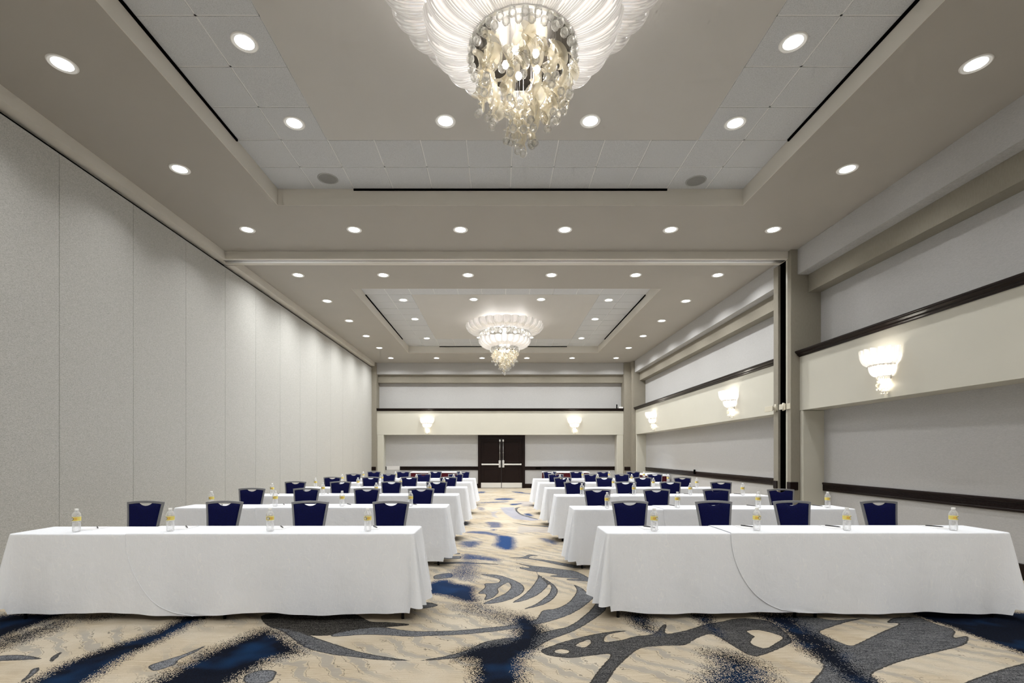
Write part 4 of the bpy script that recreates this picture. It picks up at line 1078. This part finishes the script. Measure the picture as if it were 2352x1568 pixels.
PETU = petal_mesh('glass_petal_wide', 1.16, 5.47, 0.77, 5.235, 28, 0.055, 0.02)
PETL = petal_mesh('glass_petal_small', 0.77, 5.02, 0.43, 4.785, 24, 0.045, 0.016)
RIB = [ribbon_mesh('streamer', L, a, tn, w, p) for L, a, tn, w, p in ((0.30,0.035,1.1,0.062,0.2),(0.26,0.042,1.3,0.056,1.7),(0.34,0.032,0.9,0.070,3.1),(0.24,0.046,1.2,0.066,4.4))]
DROP = drop_mesh('crystal_drop', 0.017, 0.058); BALL = drop_mesh('crystal_ball', 0.030, 0.062, 9); BULB = bulb_mesh('bulb', 0.030, M['bulb']); BULBL = bulb_mesh('bulb_low', 0.030, M['bulb_low'])
def make_chandelier():
    t = thing('chandelier', 'x', 'chandelier')
    rg = random.Random(5)
    m = MB(); m.lathe([(0.001,ZC-0.006),(0.20,ZC-0.006),(0.20,ZC-0.04),(0.06,ZC-0.06),(0.05,5.30),(0.05,4.80),(0.001,4.80)], 24); m.build('stem', M['chrome'], t)
    for n, me in ((28, PETU), (24, PETL)):
        for i in range(n): part('glass_petal', me, t, rot=(0,0,2*PI*(i+0.5)/n))
    # rings that carry the petals and the crystals
    for r, z in ((0.775, 5.232), (0.435, 4.782)):
        m = MB(); m.lathe([(r-0.012,z-0.012),(r+0.012,z-0.012),(r+0.012,z+0.006),(r-0.012,z+0.006),(r-0.012,z-0.012)], 72, cap=False, smooth=False); m.build('ring', M['chrome'], t)
    m = MB(); m.lathe([(0.001,4.80),(0.40,4.80),(0.425,4.785)], 48, cap=False); m.build('canopy_plate', mat('dark_bronze_plate', (0.035,0.03,0.024), 0.35, 0.6), t)
    for i in range(44):
        a = 2*PI*i/44; part('crystal_drop', DROP, t, (0.765*math.cos(a), 0.765*math.sin(a), 5.222), scale=(2.6,2.6,2.6))
    for i in range(56):
        a = 2*PI*i/56; part('crystal_drop', DROP, t, (0.430*math.cos(a), 0.430*math.sin(a), 4.775-0.05*(i % 2)), scale=(1.75,1.75,1.25))
    ends = []
    def zlow(r): return 3.95+0.46*(r/0.40)**1.15
    for k in range(84):
        lev = k % 4
        r = 0.385*math.sqrt(rg.random()) if lev else 0.30+0.10*rg.random()
        a = 2*PI*(k*0.381966+0.05*rg.random())
        zl = zlow(r); top = 4.76
        i = rg.randrange(4); L = (0.30,0.26,0.34,0.24)[i]; s = rg.uniform(0.85, 1.2)
        z = top-0.02 if lev == 0 else max(zl+L*s+0.03, top-lev*0.17-rg.random()*0.10)
        if lev == 3: z = zl+L*s+0.02
        x, y = r*math.cos(a), r*math.sin(a)
        part('streamer', RIB[i], t, (x, y, z), (rg.uniform(-.15,.15), rg.uniform(-.15,.15), rg.uniform(0, 2*PI)), (s*1.25, s*1.25, s))
        if lev == 3 or (lev == 2 and k % 8 == 2): ends.append((x, y, z-L*s))
    wires = MB()
    for k, (x, y, z) in enumerate(ends):
        part('crystal_ball', BALL, t, (x, y, z+0.01), scale=(1,1,1)); wires.tube([(x,y,4.79),(x,y,z+0.01)], 0.0009, 4)
    for k in range(12):
        a = 2*PI*(k+0.4)/12; r = 0.36+0.03*(k % 2); z = 4.45-0.03*(k % 3)
        part('crystal_ball', BALL, t, (r*math.cos(a), r*math.sin(a), z)); wires.tube([(r*math.cos(a),r*math.sin(a),4.79),(r*math.cos(a),r*math.sin(a),z)], 0.0009, 4)
    for k in range(8):
        a = 2*PI*(k+0.2)/8; r = 0.12+0.17*(k % 2); z = 4.62-0.06*(k % 3)
        part('crystal_ball', BALL, t, (r*math.cos(a), r*math.sin(a), z)); wires.tube([(r*math.cos(a),r*math.sin(a),4.79),(r*math.cos(a),r*math.sin(a),z)], 0.0009, 4)
    wires.build('hanging_wires', M['chrome'], t)
    for k in range(10):
        a = 2*PI*k/10; part('bulb', BULB, t, (0.60*math.cos(a), 0.60*math.sin(a), 5.40))
    for k in range(6):
        a = 2*PI*(k+0.5)/6; part('bulb', BULBL, t, (0.36*math.cos(a), 0.36*math.sin(a), 4.98))
    for k in range(8):
        a = 2*PI*(k+0.25)/8; part('bulb', BULBL, t, (0.60*math.cos(a), 0.60*math.sin(a), 5.15))
    for k in range(5):
        a = 2*PI*k/5+0.5; part('bulb', BULB, t, (0.14*math.cos(a), 0.14*math.sin(a), 4.70))
    return t
chan = make_chandelier()
chan.location = (CX, 4.04, 0); tag(chan, 'large tiered glass chandelier above the front tables, cut off by the top of the view', 'chandelier', 'tiered glass chandeliers')
c2 = copy_tree(chan); c2.location = (CX, 15.24, 0); c2.rotation_euler = (0,0,0.37)
tag(c2, 'whole tiered glass chandelier hanging in the far coffer beyond the beam', 'chandelier', 'tiered glass chandeliers')

# ------------------------------------------------------------------ wall sconces: half bowls of the same glass
PSU = petal_mesh('sconce_petal_wide', 0.285, 3.02, 0.19, 2.80, 18, 0.035, 0.012)
PSL = petal_mesh('sconce_petal_small', 0.185, 2.79, 0.085, 2.635, 14, 0.025, 0.008)
SBULB = bulb_mesh('sconce_bulb', 0.022, M['sbulb'])
SRIB = ribbon_mesh('sconce_streamer', 0.13, 0.018, 1.2, 0.03, 0.5)
def make_sconce():
    """built against a wall at y = 0 with the room towards -y"""
    t = thing('wall_sconce', 'x', 'wall light')
    m = MB(); m.box(-0.10, 0.10, -0.015, 0.0, 2.58, 2.98); m.build('back_plate', M['chrome'], t, bevel=0.005)
    for i in range(9): part('glass_petal', PSU, t, (0,-0.012,0), (0,0,-PI+PI*(i+0.5)/9))
    for i in range(7): part('glass_petal', PSL, t, (0,-0.012,0), (0,0,-PI+PI*(i+0.5)/7))
    for r, z in ((0.195, 2.797), (0.088, 2.632)):
        m = MB(); m.lathe([(r-0.006,z-0.008),(r+0.006,z-0.008),(r+0.006,z+0.004),(r-0.006,z+0.004),(r-0.006,z-0.008)], 28, (0,-0.012,0), -PI, 0, cap=False, smooth=False); m.build('ring', M['chrome'], t)
    for i in range(15):
        a = -PI+PI*(i+0.5)/15; part('crystal_drop', DROP, t, (0.196*math.cos(a), -0.012+0.196*math.sin(a), 2.80), scale=(1,1,0.55))
    for i in range(9):
        a = -PI+PI*(i+0.5)/9; part('crystal_drop', DROP, t, (0.088*math.cos(a), -0.012+0.088*math.sin(a), 2.632), scale=(0.9,0.9,1.0))
    rg = random.Random(3)
    for i in range(9):
        a = -PI+PI*(i+0.5)/9; r = 0.045+0.045*(i % 2)
        part('streamer', SRIB, t, (r*math.cos(a), -0.015+r*math.sin(a), 2.61), (0,0,rg.uniform(0,6)), (1.7,1.7,1.1+0.25*((i+1) % 2)))
        part('crystal_ball', BALL, t, (r*math.cos(a), -0.015+r*math.sin(a), 2.465-0.05*((i+1) % 2)), scale=(0.7,0.7,0.7))
    for x, y, z in ((-0.12,-0.10,2.90),(0.0,-0.13,2.90),(0.12,-0.10,2.90),(-0.06,-0.07,2.73),(0.06,-0.07,2.73),(0,-0.045,2.56),(0.02,-0.05,2.50)):
        part('bulb', SBULB, t, (x, y, z))
    return t
s0 = make_sconce(); used.clear()
for x, y, rz, lb in ((5.754, 7.27, -PI/2, 'glass wall sconce nearest the camera, on the right wall before the pier'),
                     (5.754, 12.03, -PI/2, 'glass wall sconce on the right wall just past the pier'),
                     (5.754, 18.1, -PI/2, 'glass wall sconce at the far end of the right wall'),
                     (-3.05, 20.999, 0, 'glass wall sconce on the back wall, left of the doors'),
                     (3.26, 20.999, 0, 'glass wall sconce on the back wall, right of the doors')):
    s = inst(s0, 's'); s.location = (x, y, 0); s.rotation_euler = (0, 0, rz); tag(s, lb, 'wall light', 'glass wall sconces')

# ------------------------------------------------------------------ camera and view
cam = bpy.data.cameras.new('camera'); co = bpy.data.objects.new('camera', cam); COL.objects.link(co)
co.location = (0, 0, 1.475); co.rotation_euler = (PI/2, 0, 0)
cam.sensor_width = 36.0; cam.lens = 1125.0/2352*36.0
cam.shift_x = (1176-1144.5)/2352; cam.shift_y = (1043-784)/2352
cam.clip_start = 0.05; cam.clip_end = 100
SC.camera = co
w = bpy.data.worlds.new('world'); SC.world = w; w.use_nodes = True
w.node_tree.nodes['Background'].inputs[0].default_value = (0.02, 0.02, 0.02, 1)
SC.view_settings.view_transform = 'Standard'; SC.view_settings.look = 'None'
SC.view_settings.gamma = 1.0; SC.view_settings.use_curve_mapping = False
SC.view_settings.exposure = EXPOSURE
cy = SC.cycles
cy.max_bounces = 6; cy.diffuse_bounces = 4; cy.glossy_bounces = 2; cy.transmission_bounces = 3; cy.transparent_max_bounces = 12
cy.sample_clamp_indirect = 4.0; cy.caustics_reflective = False; cy.caustics_refractive = False
cy.use_denoising = True
cy.use_adaptive_sampling = True; cy.adaptive_threshold = 0.06; cy.adaptive_min_samples = 12
